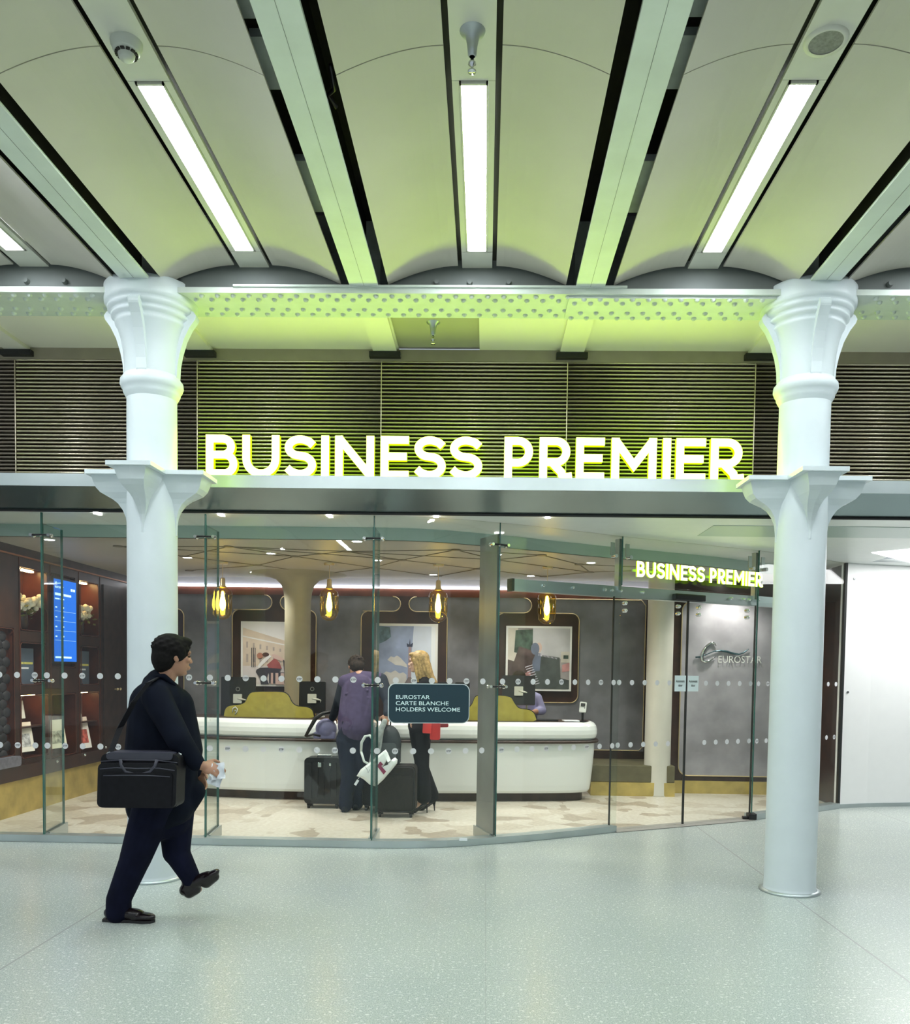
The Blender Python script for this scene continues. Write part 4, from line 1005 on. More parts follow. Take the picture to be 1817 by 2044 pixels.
c3 = [pm('base', (.36, .33, .34), .3, 5), pm('green', (.06, .10, .08), .6, 14), pm('mist', (.55, .55, .58), .15, 4), pm('suit', (.085, .10, .10), .3, 7), pm('brown', (.10, .07, .07), .5, 8), pm('skin3', (.62, .46, .40)), pm('bluegrey', (.15, .18, .26), .2), pm('stripe', (.70, .68, .78)), pm('pinkish', (.55, .28, .28), .3), pm('wall', (.62, .58, .52), .15, 6)]
sh3 = [(0, R4(0, 0, 1, 1)), (9, R4(0, .45, .16, 1)), (1, [(.10, .60), (.40, .52), (.40, .98), (.12, .96)]), (2, [(.40, .5), (1, .5), (1, 1), (.40, 1)]), (4, [(0, 0), (.5, 0), (.5, .42), (.42, .62), (.18, .70), (.10, .45), (0, .48)]),
       (3, [(.42, 0), (1, 0), (1, .15), (.86, .18), (.84, .52), (.56, .56), (.50, .48), (.44, .30)]), (6, [(.40, .28), (.52, .30), (.54, .58), (.46, .60), (.40, .46)]), (5, arc(.50, .68, .05, 0, 330, 12, .085)), (6, arc(.44, .66, .07, 0, 330, 12, .10)),
       (8, [(.26, .24), (.36, .30), (.38, .22), (.30, .16)]), (8, [(.88, .28), (1, .30), (1, .44), (.88, .40)]), (9, R4(.86, .44, 1, .62)), (1, R4(.90, .50, .98, .56))]
for i in range(9): sh3.append((7, [(.28+.02*i, .36-.035*i), (.40+.015*i, .40-.037*i), (.40+.015*i, .388-.037*i), (.28+.02*i, .345-.035*i)]))
for i in range(14): sh3.append((7, R4(.50+.022*i, .545-.004*i, .508+.022*i, .58-.005*i)))
picture(1011, 1249, 1140, 1380, YW-.06, 'framed dark picture of a person in a coat below trees, right of the mullion', c3, sh3, 4)

# ================================================================== METAL LOGO AND LETTERING ON THE RIGHT WALL
YL = YR-.03
t = thing('wall_logo', 'metal swoosh emblem with raised lettering on the grey stone panel', 'logo', (2.95, YL, 1.75))
def L_(x, y): return at(1320+x/7.57, 1240+y/7.57, YL)
def taper(mb, pts, rs):
    P = [L_(*p) for p in pts]; mb.tube(P, [r for r in rs], 8)
lg = MB()
taper(lg, [(835, 370), (800, 330), (750, 325), (690, 380), (640, 450), (615, 530), (620, 590), (660, 615), (730, 600), (780, 570), (820, 535)], [.004, .014, .014, .018, .022, .024, .022, .018, .014, .008, .003])
lg.build('emblem', M['chrome'], t)
lg = MB(); taper(lg, [(520, 545), (600, 540), (680, 505), (800, 455), (900, 445), (1000, 460), (1100, 490), (1180, 500), (1250, 475), (1300, 440), (1325, 418)], [.010, .009, .006, .006, .012, .014, .012, .010, .008, .006, .003])
lg.build('swoosh', mat('teal_metal', (.06, .12, .14), .25, metal=.7), t)
lg = MB(); o = L_(855, 625); add_text(lg, 'EUROSTAR', .125, o, (1, 0, 0), (0, 0, 1), 0, width=(L_(1510, 620)-o).x)
e = lg.build('wordmark', mat('satin_metal', (.80, .80, .78), .35, metal=.1), t)

# ================================================================== LEFT WALL FITTINGS
def onwall(y, z): return Vector((XW, y, z))
t = thing('departure_screen', 'bright blue portrait departure screen on the left lounge wall', 'screen', (XW, 9.32, 1.56))
MB().box((XW-.06, 9.06, 1.53), (XW+.028, 9.60, 2.46)).build('casing', M['black'], t)
MB().add([(XW+.030, 9.08, 1.55), (XW+.030, 9.58, 1.55), (XW+.030, 9.58, 2.44), (XW+.030, 9.08, 2.44)], [(0, 3, 2, 1)]).build('display', emat('screen_blue', (.015, .20, .92), .55), t)
sc = MB(); ux, uz = Vector((0, 1, 0)), Vector((0, 0, 1)); X_ = XW+.032
def bar(y0, z0, y1, z1): sc.add([(X_, y0, z0), (X_, y1, z0), (X_, y1, z1), (X_, y0, z1)], [(0, 3, 2, 1)])
add_text(sc, 'eurostar', .045, (X_, 9.10, 2.345), ux, uz, 0, width=.19, offset=.001)
sc.tube([(X_, 9.10, 2.385), (X_, 9.13, 2.41), (X_, 9.11, 2.40), (X_, 9.16, 2.395), (X_, 9.24, 2.405)], .004, 5)
bar(9.45, 2.332, 9.495, 2.36); bar(9.503, 2.332, 9.55, 2.36)
bar(9.10, 2.265, 9.28, 2.292); bar(9.29, 2.265, 9.46, 2.289)
bar(9.10, 2.222, 9.20, 2.236); bar(9.22, 2.222, 9.30, 2.236)
for k in range(4):
    z = 2.13-.105*k; bar(9.105, z, 9.145, z+.014); bar(9.225, z, 9.295, z+.016); bar(9.10, z-.035, 9.56, z-.033)
bar(9.10, 1.585, 9.46, 1.605)
sc.build('screen_text', emat('screen_text', (.65, .95, 1), .8), t)
random.seed(3)
def flowers(y0, y1, z0, label):
    yc = (y0+y1)/2; t = thing('flower_arrangement', label, 'flowers', (XW-.12, yc, 1.86), 'white flower arrangements in the wall niches')
    MB().lathe([(0, 1.86), (.05, 1.86), (.065, 1.93), (.06, 2.02), (.045, 2.05), (.04, 2.05), (.0, 1.9)], (XW-.13, yc), 20).build('vase', M['wooddark'], t)
    lf = MB(); bl_ = MB()
    for i in range(46):
        c = Vector((XW-.13+random.uniform(-.10, .11), random.uniform(y0+.05, y1-.05), z0+random.uniform(-.06, .12)))
        bl_.ball(c, random.uniform(.022, .042), 7, 5)
    for i in range(60):
        c = Vector((XW-.13+random.uniform(-.09, .10), random.uniform(y0+.05, y1-.05), z0+random.uniform(-.13, .02))); d = Vector((random.uniform(-1, 1), random.uniform(-1, 1), random.uniform(-.6, 1))).normalized(); s_ = d.orthogonal()
        lf.add([c, c+d*.03+s_*.012, c+d*.07, c+d*.03-s_*.012], [(0, 1, 2, 3)])
    lf.tube([(XW-.13, yc, 2.03), (XW-.13, yc, z0)], .02, 6)
    bl_.build('blossoms', mat('blossom', (.85, .84, .72), .6), t); lf.build('leaves', mat('leaf', (.12, .16, .03), .6), t)
flowers(8.45, 9.0, 2.12, 'white flowers in the lit niche left of the blue screen')
flowers(9.72, 10.2, 2.10, 'white flowers in the lit niche right of the blue screen')
# warm niche lights
for (y0, y1, z, lb) in ((8.45, 9.0, 2.49, 'in the niche left of the blue screen'), (9.72, 10.2, 2.49, 'in the niche right of the blue screen'), (8.45, 9.0, 1.20, 'over the leaflets left of the blue screen'), (9.74, 10.2, 1.20, 'over the leaflets right of the blue screen')):
    t = thing('niche_light', 'warm strip light '+lb, 'strip light', (XW-.10, (y0+y1)/2, z))
    MB().box((XW-.14, y0+.08, z-.014), (XW-.10, y1-.08, z-.004)).build('lamp_strip', emat('niche_glow', (1, .62, .25), 26 if z > 2 else 11), t)
def card(y0, y1, z0, z1, label):
    t = thing('information_card', label, 'card', (XW-.1, (y0+y1)/2, z0), 'slate blue cards in the wall niches')
    MB().box((XW-.10, y0, z0), (XW-.09, y1, z1)).build('board', mat('card_slate', (.10, .14, .20), .5), t)
    m_ = MB(); Xc = XW-.088; h_ = z1-z0
    m_.box((Xc-.001, y0+.02, z0+h_*.55), (Xc, y0+.02+(y1-y0-.04)*.48, z0+h_*.61)).box((Xc-.001, y0+.03+(y1-y0-.04)*.48, z0+h_*.55), (Xc, y1-.02, z0+h_*.61)); m_.build('heading', mat('card_yellow', (.75, .72, .2), .5), t)
    m_ = MB(); m_.box((Xc-.001, y0+.07, z0+h_*.42), (Xc, y0+.07+(y1-y0)*.55, z0+h_*.47)); m_.build('subheading', M['paper'], t)
for nm_, z in (('mid_a', 1.30), ('mid_b', 1.28)): pass
card(8.50, 8.88, 1.31, 1.68, 'slate blue card in the niche under the left flowers'); card(9.78, 10.14, 1.29, 1.68, 'slate blue card in the niche under the right flowers')
# leaflets leaning in the lower niches
def leaflet(y, z, w_, h_, lean, col, label, pic):
    t = thing('leaflet', label, 'leaflet', (XW-.05, y, z), 'leaflets in the lower wall niches')
    u = Vector((.15, 1, 0)).normalized(); up = Vector((-math.sin(lean), .35, math.cos(lean))).normalized(); nn = u.cross(up).normalized()
    c = Vector((XW-.06, y, z+h_/2)); MB().obox(c, u, nn, up, w_/2, .006, h_/2).build('sheets', mat('leaf_paper', col, .5), t)
    if pic: MB().obox(c+nn*.0075+up*(-h_*.12), u, nn, up, w_*.32, .001, h_*.22).build('printed_picture', mat('leaf_print', pic, .5, nz=.6, nscale=25), t)
leaflet(8.62, .60, .26, .33, .35, (.82, .78, .70), 'white leaflet leaning low in the niche left of the fin', (.5, .5, .5))
leaflet(8.56, .95, .10, .20, .35, (.80, .74, .66), 'narrow white leaflet on the upper rack of the left niche', None)
leaflet(9.28, .58, .30, .34, .35, (.80, .78, .62), 'cream leaflet seen through the glass fin', (.45, .45, .35))
leaflet(9.90, .52, .24, .40, .35, (.80, .76, .74), 'leaflet with a red and black picture in the right niche', (.45, .10, .08))
leaflet(9.80, .88, .08, .16, .35, (.78, .74, .68), 'small leaflet on the upper rack of the right niche', None)
sb_ = MB().box((XW-.25, 8.46, .86), (XW-.02, 8.99, .875)).box((XW-.25, 9.75, .84), (XW-.02, 10.19, .855))
struct(sb_.build('trim_26', M['wood']), 'thin rack shelves in the lower wall niches')
# quilted black seat back in the big niche
q = MB(); r_ = 0
for j in range(15):
    for i in range(8):
        y = 7.30+i*.13+(.065 if j % 2 else 0); z = .62+j*.083
        if y < 8.32: q.ball((XW-.045, y, z), (.022, .075, .052), 12, 8)
t = thing('padded_seat', 'black button-quilted seat niche at the far left', 'seat', (XW-.2, 7.8, .5))
q.build('quilted_back', mat('black_velvet', (.018, .017, .022), .55, nz=.4, nscale=12), t)
MB().rbox((XW+.02, 7.8, .555), (0, 1, 0), (1, 0, 0), (0, 0, 1), .54, .05, .05, .03).build('cushion', mat('grey_cushion', (.16, .155, .19), .8, nz=.2, nscale=20), t)
# dark door at the back of the left wall with brass knobs
o = MB().box((XW+.001, 10.30, .38), (XW+.02, 11.22, 2.5)).build('door_3', M['wooddark']); struct(o, 'dark panelled door at the back of the left wall')
for y in (10.60, 10.68): MB().cyl((XW+.02, y, 1.22), (XW+.05, y, 1.22), .008, n=10).ball((XW+.055, y, 1.22), .018, 10, 8).build('knob', M['gold'], o)
kn = MB()
for i, (y, z) in enumerate(((9.06, .47), (9.70, .48), (10.24, .52))): 
    tag(MB().ball((XW+.06, y, z), .017, 12, 8).cyl((XW+.04, y, z), (XW+.06, y, z), .007, n=8).build('ledge_knob', M['chrome']), ['small chrome knob on the ledge behind the left fin', 'small chrome knob on the ledge below the cream leaflet', 'small chrome knob on the ledge right of the red leaflet'][i], 'knob', 'chrome knobs on the wall ledge')

# ================================================================== PEOPLE
def blob(name, parts, voxel, m, parent, smooth=6, fac=.5):
    """one continuous skin: overlapping tapered capsules and ellipsoids fused by a voxel remesh"""
    mb = MB()
    for p in parts:
        if p[0] == 'c':
            _, a, b, ra, rb = p; a, b = Vector(a), Vector(b)
            mb.cyl(a, b, ra, rb, n=16, caps=True); mb.ball(a, ra*.999, 16, 10); mb.ball(b, rb*.999, 16, 10)
        elif p[0] == 'e':
            _, c, r, R_ = p if len(p) == 4 else (*p, None); mb.ball(c, r, 20, 14, 0, R_)
        elif p[0] == 'b':
            _, c, u, v, w_, hu, hv, hw = p; mb.obox(c, u, v, w_, hu, hv, hw)
    me = mb.mesh(name, m); o = bpy.data.objects.new(name, me); C.objects.link(o)
    r = o.modifiers.new('r', 'REMESH'); r.mode = 'VOXEL'; r.voxel_size = voxel; r.use_smooth_shade = True
    s_ = o.modifiers.new('s', 'SMOOTH'); s_.iterations = smooth; s_.factor = fac
    bpy.context.view_layer.update()
    nm = bpy.data.meshes.new_from_object(o.evaluated_get(bpy.context.evaluated_depsgraph_get()))
    o.modifiers.clear(); o.data = nm; nm.name = name
    if not nm.materials: nm.materials.append(m)
    nm.polygons.foreach_set('use_smooth', [True]*len(nm.polygons))
    adopt(o, parent); return o
def frame(fwd, up=(0, 0, 1)):
    f = Vector(fwd).normalized(); u = Vector(up); r = f.cross(u).normalized(); u = r.cross(f).normalized()
    return f, r, u                # forward, right, up
def head_parts(c, fwd, up=(0, 0, 1), s=1.0, female=False):
    f, r, u = frame(fwd, up); c = Vector(c); Mx = Matrix((r, f, u)).transposed()
    P = lambda a, b, d: c+r*(a*s)+f*(b*s)+u*(d*s)
    E = lambda a, b, d, rx, ry, rz: ('e', P(a, b, d), (rx*s, ry*s, rz*s), Mx)
    jw = .92 if female else 1
    return [E(0, -.012, .025, .074, .093, .086), E(0, .018, -.030, .060*jw, .072, .080), E(0, .045, -.082, .036*jw, .034, .026), E(0, .070, -.088, .018, .016, .016),
            E(0, .080, .032, .050, .015, .016), ('c', P(0, .085, .016), P(0, .104, -.020), .008*s, .011*s), E(-.011, .096, -.024, .008, .008, .006), E(.011, .096, -.024, .008, .008, .006),
            E(0, .092, -.052, .024, .011, .007), E(0, .090, -.062, .021, .011, .008), E(-.040, .070, -.012, .020, .018, .016), E(.040, .070, -.012, .020, .018, .016),
            E(-.076, -.005, -.004, .008, .018, .030), E(.076, -.005, -.004, .008, .018, .030)]
def eyes(c, fwd, parent, up=(0, 0, 1)):
    f, r, u = frame(fwd, up); c = Vector(c); mb = MB()
    for s_ in (-1, 1): mb.ball(c+r*(.030*s_)+f*.083+u*.008, (.010, .006, .005), 10, 8)
    mb.build('eyes', mat('eye_dark', (.06, .035, .025), .3), parent)
    mb = MB()
    for s_ in (-1, 1): mb.tube([c+r*(.016*s_)+f*.094+u*.027, c+r*(.032*s_)+f*.092+u*.033, c+r*(.046*s_)+f*.080+u*.027], .0022, 6)
    mb.build('eyebrows', M['hair'], parent)
def hand_parts(wrist, d, palm, thumb_side, curl=.8, s=1.0):
    """wrist point, direction of the hand, palm normal, thumb side vector"""
    d = Vector(d).normalized(); palm = Vector(palm); palm = (palm-d*palm.dot(d)).normalized(); th = Vector(thumb_side); th = (th-d*th.dot(d)-palm*th.dot(palm)).normalized(); w_ = Vector(wrist)
    Mx = Matrix((th, d, palm)).transposed()
    out = [('e', w_+d*(.050*s), (.042*s, .052*s, .016*s), Mx), ('c', w_-d*.02, w_+d*.03, .026*s, .026*s)]
    for i, (off, L) in enumerate(((.030, .072), (.010, .080), (-.010, .075), (-.029, .058))):
        p = w_+d*(.088*s)+th*(off*s); dd = d.copy(); a = curl*(.9+.08*i); rr = .0088*s
        for k, fr in enumerate((.45, .32, .23)):
            ang = a*(k+1)*.85; dd = (d*math.cos(ang)+palm*math.sin(ang)).normalized(); q = p+dd*(L*fr*s); out.append(('c', p, q, rr, rr*.92)); p = q; rr *= .92
    p = w_+d*(.025*s)+th*(.030*s); q = p+(th*.75+d*.6+palm*.25).normalized()*(.038*s); r_ = q+(th*.15+d*.85+palm*.45).normalized()*(.032*s)
    out += [('c', p, q, .012*s, .0105*s), ('c', q, r_, .0105*s, .009*s)]
    return out

# ---------------------------------------------------------------- walking man
WY = 4.95
def J(px, py, dy=0): return at(px, py, WY+dy)
man = thing('person', 'man in a dark coat walking past with a black bag, paper in hand', 'person', (at(300, 1830, WY).x, WY, 0))
hc = J(346, 1311); face = Vector((.78, .62, -.08)).normalized()
neck, chest, belly, hip = J(322, 1362), J(322, 1405), J(328, 1500), J(330, 1585)
shR, shL = J(312, 1392, -.13), J(338, 1390, .17)
elR, wrR = J(358, 1478, -.20), J(402, 1528, -.16)
elL, wrL = J(372, 1470, .22), J(392, 1540, .12)
hdv = Vector((.92, -.02, -.25)).normalized()
hipR, hipL = hip+Vector((-.02, -.09, -.02)), hip+Vector((.03, .09, -.02))
knR, anR = J(270, 1715, -.04), J(237, 1802, -.02)             # rear, planted leg
knL, anL = J(352, 1700, .10), J(384, 1768, .08)                 # front, swinging leg
parts = head_parts(hc, face, (0, 0, 1), 1.02)
parts += [('c', hc+Vector((-.02, 0, -.06)), neck+Vector((0, 0, -.02)), .058, .062), ('c', neck, chest, .07, .12), ('c', chest, belly, .13, .13), ('c', belly, hip, .13, .14),
          ('c', neck+Vector((0,0,-.04)), shR, .06, .055), ('c', neck+Vector((0,0,-.04)), shL, .06, .055), ('c', shR, elR, .050, .042), ('c', elR, wrR, .040, .028), ('c', shL, elL, .05, .042), ('c', elL, wrL, .04, .028),
          ('c', hipR, knR, .080, .055), ('c', knR, anR, .053, .036), ('c', hipL, knL, .080, .055), ('c', knL, anL, .053, .036),
          ('c', anR, anR+Vector((.05, 0, -.05)), .034, .026), ('c', anL, anL+Vector((.035, 0, -.02)), .032, .024)]
parts += hand_parts(wrR, hdv, (.1, .75, -.6), (.3, .3, .9), .75, 1.0)
parts += hand_parts(wrL, (.5, -.2, -.85), (-.3, -.9, 0), (.8, -.3, .3), .6, 1.0)
blob('body', parts, .0055, M['skin'], man, 4)
eyes(hc, face, man)
f, r, u = frame(face); Mh = Matrix((r, f, u)).transposed()
Hc = lambda a, b, d: hc+r*a+f*b+u*d
hp = [('e', Hc(0, -.020, .040), (.090, .106, .096), Mh), ('e', Hc(0, -.055, -.010), (.082, .070, .085), Mh), ('e', Hc(0, -.065, -.050), (.062, .045, .050), Mh), ('e', Hc(0, .045, .092), (.066, .058, .032), Mh),
      ('e', Hc(.072, .012, .020), (.018, .036, .048), Mh), ('e', Hc(-.072, .012, .020), (.018, .036, .048), Mh)]
for i in range(46):
    a = i*2.4; t_ = i/46; v = Vector((math.cos(a)*math.sqrt(1-t_*t_), math.sin(a)*math.sqrt(1-t_*t_), t_)); hp.append(('e', Hc(v.x*.083, v.y*.097-.02, .040+v.z*.087), (.016, .022, .010), Mh))
blob('hair', hp, .006, M['hair'], man, 10)
# coat: thicker than the body, hem below the hips
cp = [('c', neck+Vector((-.01, 0, .0)), chest+Vector((0, 0, 0)), .082, .15), ('c', chest+Vector((-.04, -.02, 0)), belly+Vector((-.06, -.03, -.02)), .135, .155), ('c', chest+Vector((.05, .05, -.02)), belly+Vector((.06, .04, 0)), .125, .150),
      ('c', belly+Vector((-.05, 0, 0)), J(318, 1612), .165, .155), ('c', belly+Vector((.05, 0, 0)), J(342, 1605), .155, .135),
      ('c', neck+Vector((-.02,0,-.03)), shR, .085, .082), ('c', neck+Vector((-.01,0,-.03)), shL, .085, .080), ('c', shR, elR, .084, .070), ('c', elR, wrR+Vector((-.03, 0, .015)), .070, .050), ('c', shL, elL, .080, .068), ('c', elL, wrL, .068, .048),
      ('c', J(300, 1362), J(330, 1360, .02), .045, .04), ('c', J(385, 1580, .03), J(352, 1635, .06), .075, .07), ('c', J(300, 1608), J(312, 1628), .14, .12)]
for a_, b_ in (((318, 1420), (352, 1500)), ((300, 1450), (330, 1540)), ((345, 1440), (392, 1505)), ((285, 1470), (300, 1580))): cp.append(('c', J(*a_, -.13), J(*b_, -.16), .024, .018))
blob('coat', cp, .009, M['navy'], man, 7)
col = [('c', J(304, 1350, -.055), J(328, 1350, -.075), .014, .016), ('c', J(328, 1350, -.075), J(348, 1366, -.03), .016, .013), ('c', J(304, 1350, -.055), J(306, 1348, .05), .014, .014)]
blob('collar', col, .006, M['navy'], man, 3)
tr = [('c', hip, hipR, .145, .125), ('c', hip, hipL, .145, .125), ('c', hipR, knR, .122, .090), ('c', knR, anR+Vector((0, 0, .02)), .088, .072), ('c', anR+Vector((0,0,.02)), anR+Vector((.0, 0, -.055)), .072, .074),
      ('c', hipL, knL, .118, .082), ('c', knL, anL+Vector((-.015, 0, .06)), .078, .058), ('c', anL+Vector((-.015, 0, .06)), anL+Vector((-.01, 0, .035)), .058, .052), ('c', J(300, 1640, -.02), J(345, 1640, .05), .12, .10)]
blob('trousers', tr, .008, M['navyt'], man, 6)
def shoe(heel, toe, side, label_parent, m, name='shoe', up=(0, 0, 1)):
    heel, toe = Vector(heel), Vector(toe); d = (toe-heel).normalized(); L = (toe-heel).length; s_ = Vector(side).normalized(); u_ = s_.cross(d).normalized()
    if u_.z < 0: u_ = -u_
    Mx = Matrix((s_, d, u_)).transposed(); P = lambda a, b, c_: heel+s_*a+d*(b*L)+u_*c_
    ps = [('e', P(0, .20, .045), (.036, .075, .045), Mx), ('e', P(0, .28, .070), (.036, .055, .045), Mx), ('e', P(0, .50, .045), (.040, .095, .036), Mx), ('e', P(0, .75, .033), (.043, .080, .026), Mx), ('e', P(0, .88, .028), (.034, .040, .020), Mx),
          ('c', P(0, .12, .02), P(0, .30, .016), .036, .034), ('c', P(0, .62, .014), P(0, .86, .014), .036, .030)]
    return blob(name, ps, .005, m, label_parent, 3)
h1, t1 = J(212, 1834, -.02), J(309, 1828, -.04); h1.z = .0; t1.z = .0
sh = shoe(h1, t1, (0, 1, 0), man, M['leather'])
so = MB(); Lv = (t1-h1); 
MB().prism([(-.005+0, -.038), (.07, -.042), (.16, -.034), (.24, -.046), (.285, -.034), (.302, 0), (.285, .034), (.24, .046), (.16, .034), (.07, .042), (-.005, .038), (-.014, 0)], (h1.x, h1.y, .0), Lv.normalized(), Vector((0, 0, 1)).cross(Lv).normalized(), (0, 0, 1), .016).build('sole', M['black'], sh)
h2, t2 = J(374, 1792, .08), J(440, 1748, .05)
sh2_ = shoe(h2, t2, (0, 1, 0), man, M['leather'])

# shoulder bag hanging at his side
BY = 4.68
a, b = at(207, 1500, BY), at(366, 1612, BY)
bag = thing('laptop_bag', 'black laptop bag hanging from the walking man shoulder', 'bag', ((a.x+b.x)/2, BY, b.z))
cx_, cz_ = (a.x+b.x)/2+.0, (a.z+b.z)/2; bw, bh = (b.x-a.x)/2, (a.z-b.z)/2; ux = Vector((1, .06, .0)).normalized(); uy = Vector((-.06, 1, 0)).normalized(); uz = Vector((.035, 0, 1)).normalized()
c = Vector((cx_, BY, cz_))
MB().rbox(c, ux, uy, uz, bw*.94, .07, bh*.97, .028).build('main_compartment', M['bag'], bag, .014)
MB().rbox(c-uy*.082-uz*.02, ux, uy, uz, bw*.95, .022, bh*.80, .03).build('front_pocket', M['bag'], bag, .012)
MB().rbox(c-uy*.106-uz*.045, ux, uy, uz, bw*.86, .006, bh*.62, .02).build('outer_pocket', mat('bag_nylon_matt', (.007, .007, .010), .7, spec=.2, nz=.2, nscale=30), bag, .005)
MB().rbox(c+uz*(bh*.90), ux, uy, uz, bw*.80, .08, .020, .018).build('top_flap', M['bag2'], bag, .01)
z_ = MB()
z_.tube([c-uy*.104+ux*(bw*x)+uz*(bh*z) for x, z in ((-.9, .45), (-.5, .50), (0, .48), (.5, .50), (.9, .42))], .0035, 6)
z_.tube([c-uy*.112+ux*(bw*x)+uz*(bh*z) for x, z in ((-.8, .22), (-.3, .24), (.3, .24), (.8, .20))], .0030, 6)
z_.tube([c-uy*.08+ux*(bw*x)+uz*(bh*z) for x, z in ((-.92, .70), (-.4, .76), (.4, .76), (.92, .68))], .0035, 6)
z_.build('zips', M['bag2'], bag)
MB().tube([c-uy*.10+ux*(bw*x)+uz*(bh*z) for x, z in ((-.42, .80), (-.40, .60), (-.28, .36), (-.10, .28), (.12, .28), (.30, .36), (.42, .58), (.46, .80))], .0095, 8).build('carry_handle', M['bag2'], bag)
st = MB(); sp = [c+ux*(-bw*.86)+uz*(bh*.85), at(240, 1452, 4.74), at(268, 1400, 4.72), at(298, 1362, 4.76), at(316, 1352, 4.88), at(330, 1356, 5.02)]
for i in range(len(sp)-1):
    p, q = sp[i], sp[i+1]; d = (q-p); st.obox((p+q)/2, d, (1, .6, .4), d.cross(Vector((1, .6, .4))), d.length/2+.006, .019, .003)
st.build('shoulder_strap', M['bag'], bag)
for s_ in (-1, 1):
    MB().tube([c+ux*(s_*bw*.86)+uz*(bh*.80), c+ux*(s_*bw*.90)+uz*(bh*.95), c+ux*(s_*bw*.84)+uz*(bh*.97)], .006, 6).build('strap_ring', M['steel2'], bag)
# crumpled paper in the hand
pp = MB(); o = wrR+hdv*.06+Vector((0, 0, -.01))
random.seed(11)
G = 7
for layer, (n1, n2, sz, off) in enumerate((((1, .1, .12), (-.1, .2, 1), .062, Vector((.035, .0, -.005))), ((1, -.2, -.3), (.3, .1, 1), .062, Vector((.02, .02, -.045))))):
    n1, n2 = Vector(n1).normalized(), Vector(n2).normalized(); n3 = n1.cross(n2)
    vs = [o+off+n1*((i/(G-1)-.5)*sz*1.3)+n2*((j/(G-1)-.5)*sz*1.5)+n3*(noise.noise(Vector((i*.7, j*.7, layer*3)))*.045) for j in range(G) for i in range(G)]
    pp.add(vs+[v+n3*.0015 for v in vs], [(j*G+i, j*G+i+1, (j+1)*G+i+1, (j+1)*G+i) for j in range(G-1) for i in range(G-1)]+[(G*G+j*G+i, G*G+(j+1)*G+i, G*G+(j+1)*G+i+1, G*G+j*G+i+1) for j in range(G-1) for i in range(G-1)], 0, True)
tag(pp.build('paper_sheet', M['paper']), 'crumpled pale blue-white paper held in the walking man hand', 'paper')

# ---------------------------------------------------------------- customer in purple, bending over the desk
PY = 8.95
def K(px, py, dy=0): return at(px, py, PY+dy)
M['purple'] = mat('purple_vest', (.065, .050, .105), .8, spec=.15, bump=.3, nz=.12, nscale=20)
M['sleeve'] = mat('slate_sleeve', (.018, .024, .036), .8, spec=.15, nz=.15, nscale=20)
M['denim'] = mat('denim', (.009, .014, .034), .8, spec=.15, nz=.2, nscale=30)
pu = thing('person', 'person in purple top and jeans bending over the desk, back turned', 'person', (at(712, 1615, PY).x, PY, 0))
hc = K(711, 1332, .28); face = Vector((-.30, .80, -.55)).normalized()
neck, chest, waist, hip = K(718, 1352, .20), K(722, 1380, .14), K(713, 1428, .02), K(706, 1462, -.02)
shL, shR = K(690, 1362, .16), K(758, 1358, .16)
elL, wrL = K(676, 1405, .30), K(664, 1432, .45)
elR, wrR = K(777, 1402, -.02), K(773, 1425, -.20)
hL, hR = K(694, 1478, -.02), K(722, 1478, 0)
kL, aL = K(697, 1545, -.02), K(690, 1597, -.02)
kR, aR = K(716, 1545, .05), K(712, 1594, .12)
parts = head_parts(hc, face, (0, .3, 1))
parts += [('c', hc+Vector((.0, -.03, -.05)), neck, .055, .06), ('c', neck, chest, .08, .12), ('c', chest, waist, .13, .12), ('c', waist, hip, .13, .14), ('c', neck, shL, .06, .055), ('c', neck, shR, .06, .055),
          ('c', shL, elL, .048, .04), ('c', elL, wrL, .038, .027), ('c', shR, elR, .048, .04), ('c', elR, wrR, .038, .027), ('c', hip, hL, .12, .09), ('c', hip, hR, .12, .09), ('c', hL, kL, .085, .055), ('c', kL, aL, .053, .036), ('c', hR, kR, .085, .055), ('c', kR, aR, .053, .036),
          ('c', aL, aL+Vector((0, .10, -.05)), .034, .028), ('c', aR, aR+Vector((0, .10, -.05)), .034, .028)]
parts += hand_parts(wrR, (-.15, -.3, -.9), (0, 1, -.1), (-.9, 0, 0), .7) + hand_parts(wrL, (-.3, .7, -.5), (0, -.3, -1), (1, .2, 0), .7)
blob('body', parts, .006, M['skin'], pu, 4)
f, r, u = frame(face, (0, .3, 1)); Mh = Matrix((r, f, u)).transposed(); Hc = lambda a, b, d: hc+r*a+f*b+u*d
M['hair2'] = mat('brown_hair', (.020, .012, .007), .7, nz=.6, nscale=50, spec=.2)
hp = [('e', Hc(0, -.020, .035), (.088, .104, .092), Mh), ('e', Hc(0, -.055, -.015), (.080, .066, .080), Mh), ('e', Hc(0, .045, .088), (.064, .056, .030), Mh)]
for i in range(40):
    a = i*2.4; t_ = i/40; v = Vector((math.cos(a)*math.sqrt(1-t_*t_), math.sin(a)*math.sqrt(1-t_*t_), t_)); hp.append(('e', Hc(v.x*.081, v.y*.094-.02, .035+v.z*.082), (.018, .022, .012), Mh))
blob('hair', hp, .006, M['hair2'], pu, 6)
vp = [('c', K(718, 1372, .10), K(709, 1455, -.05), .14, .155), ('c', neck+Vector((0, 0, -.01)), chest, .085, .15), ('c', K(705, 1378, .14), K(700, 1435, 0), .125, .135), ('c', K(738, 1376, .14), K(722, 1435, 0), .125, .135), ('c', K(700, 1435), K(697, 1450, -.03), .135, .120), ('c', K(722, 1435), K(722, 1452, -.03), .135, .120),
      ('c', neck, shL, .075, .082), ('c', neck, shR, .075, .082)]
for q in range(5): vp.append(('c', K(690, 1385+14*q, -.02-.015*q), K(735, 1378+15*q, -.02-.015*q), .012, .010))
blob('purple_top', vp, .008, M['purple'], pu, 5)
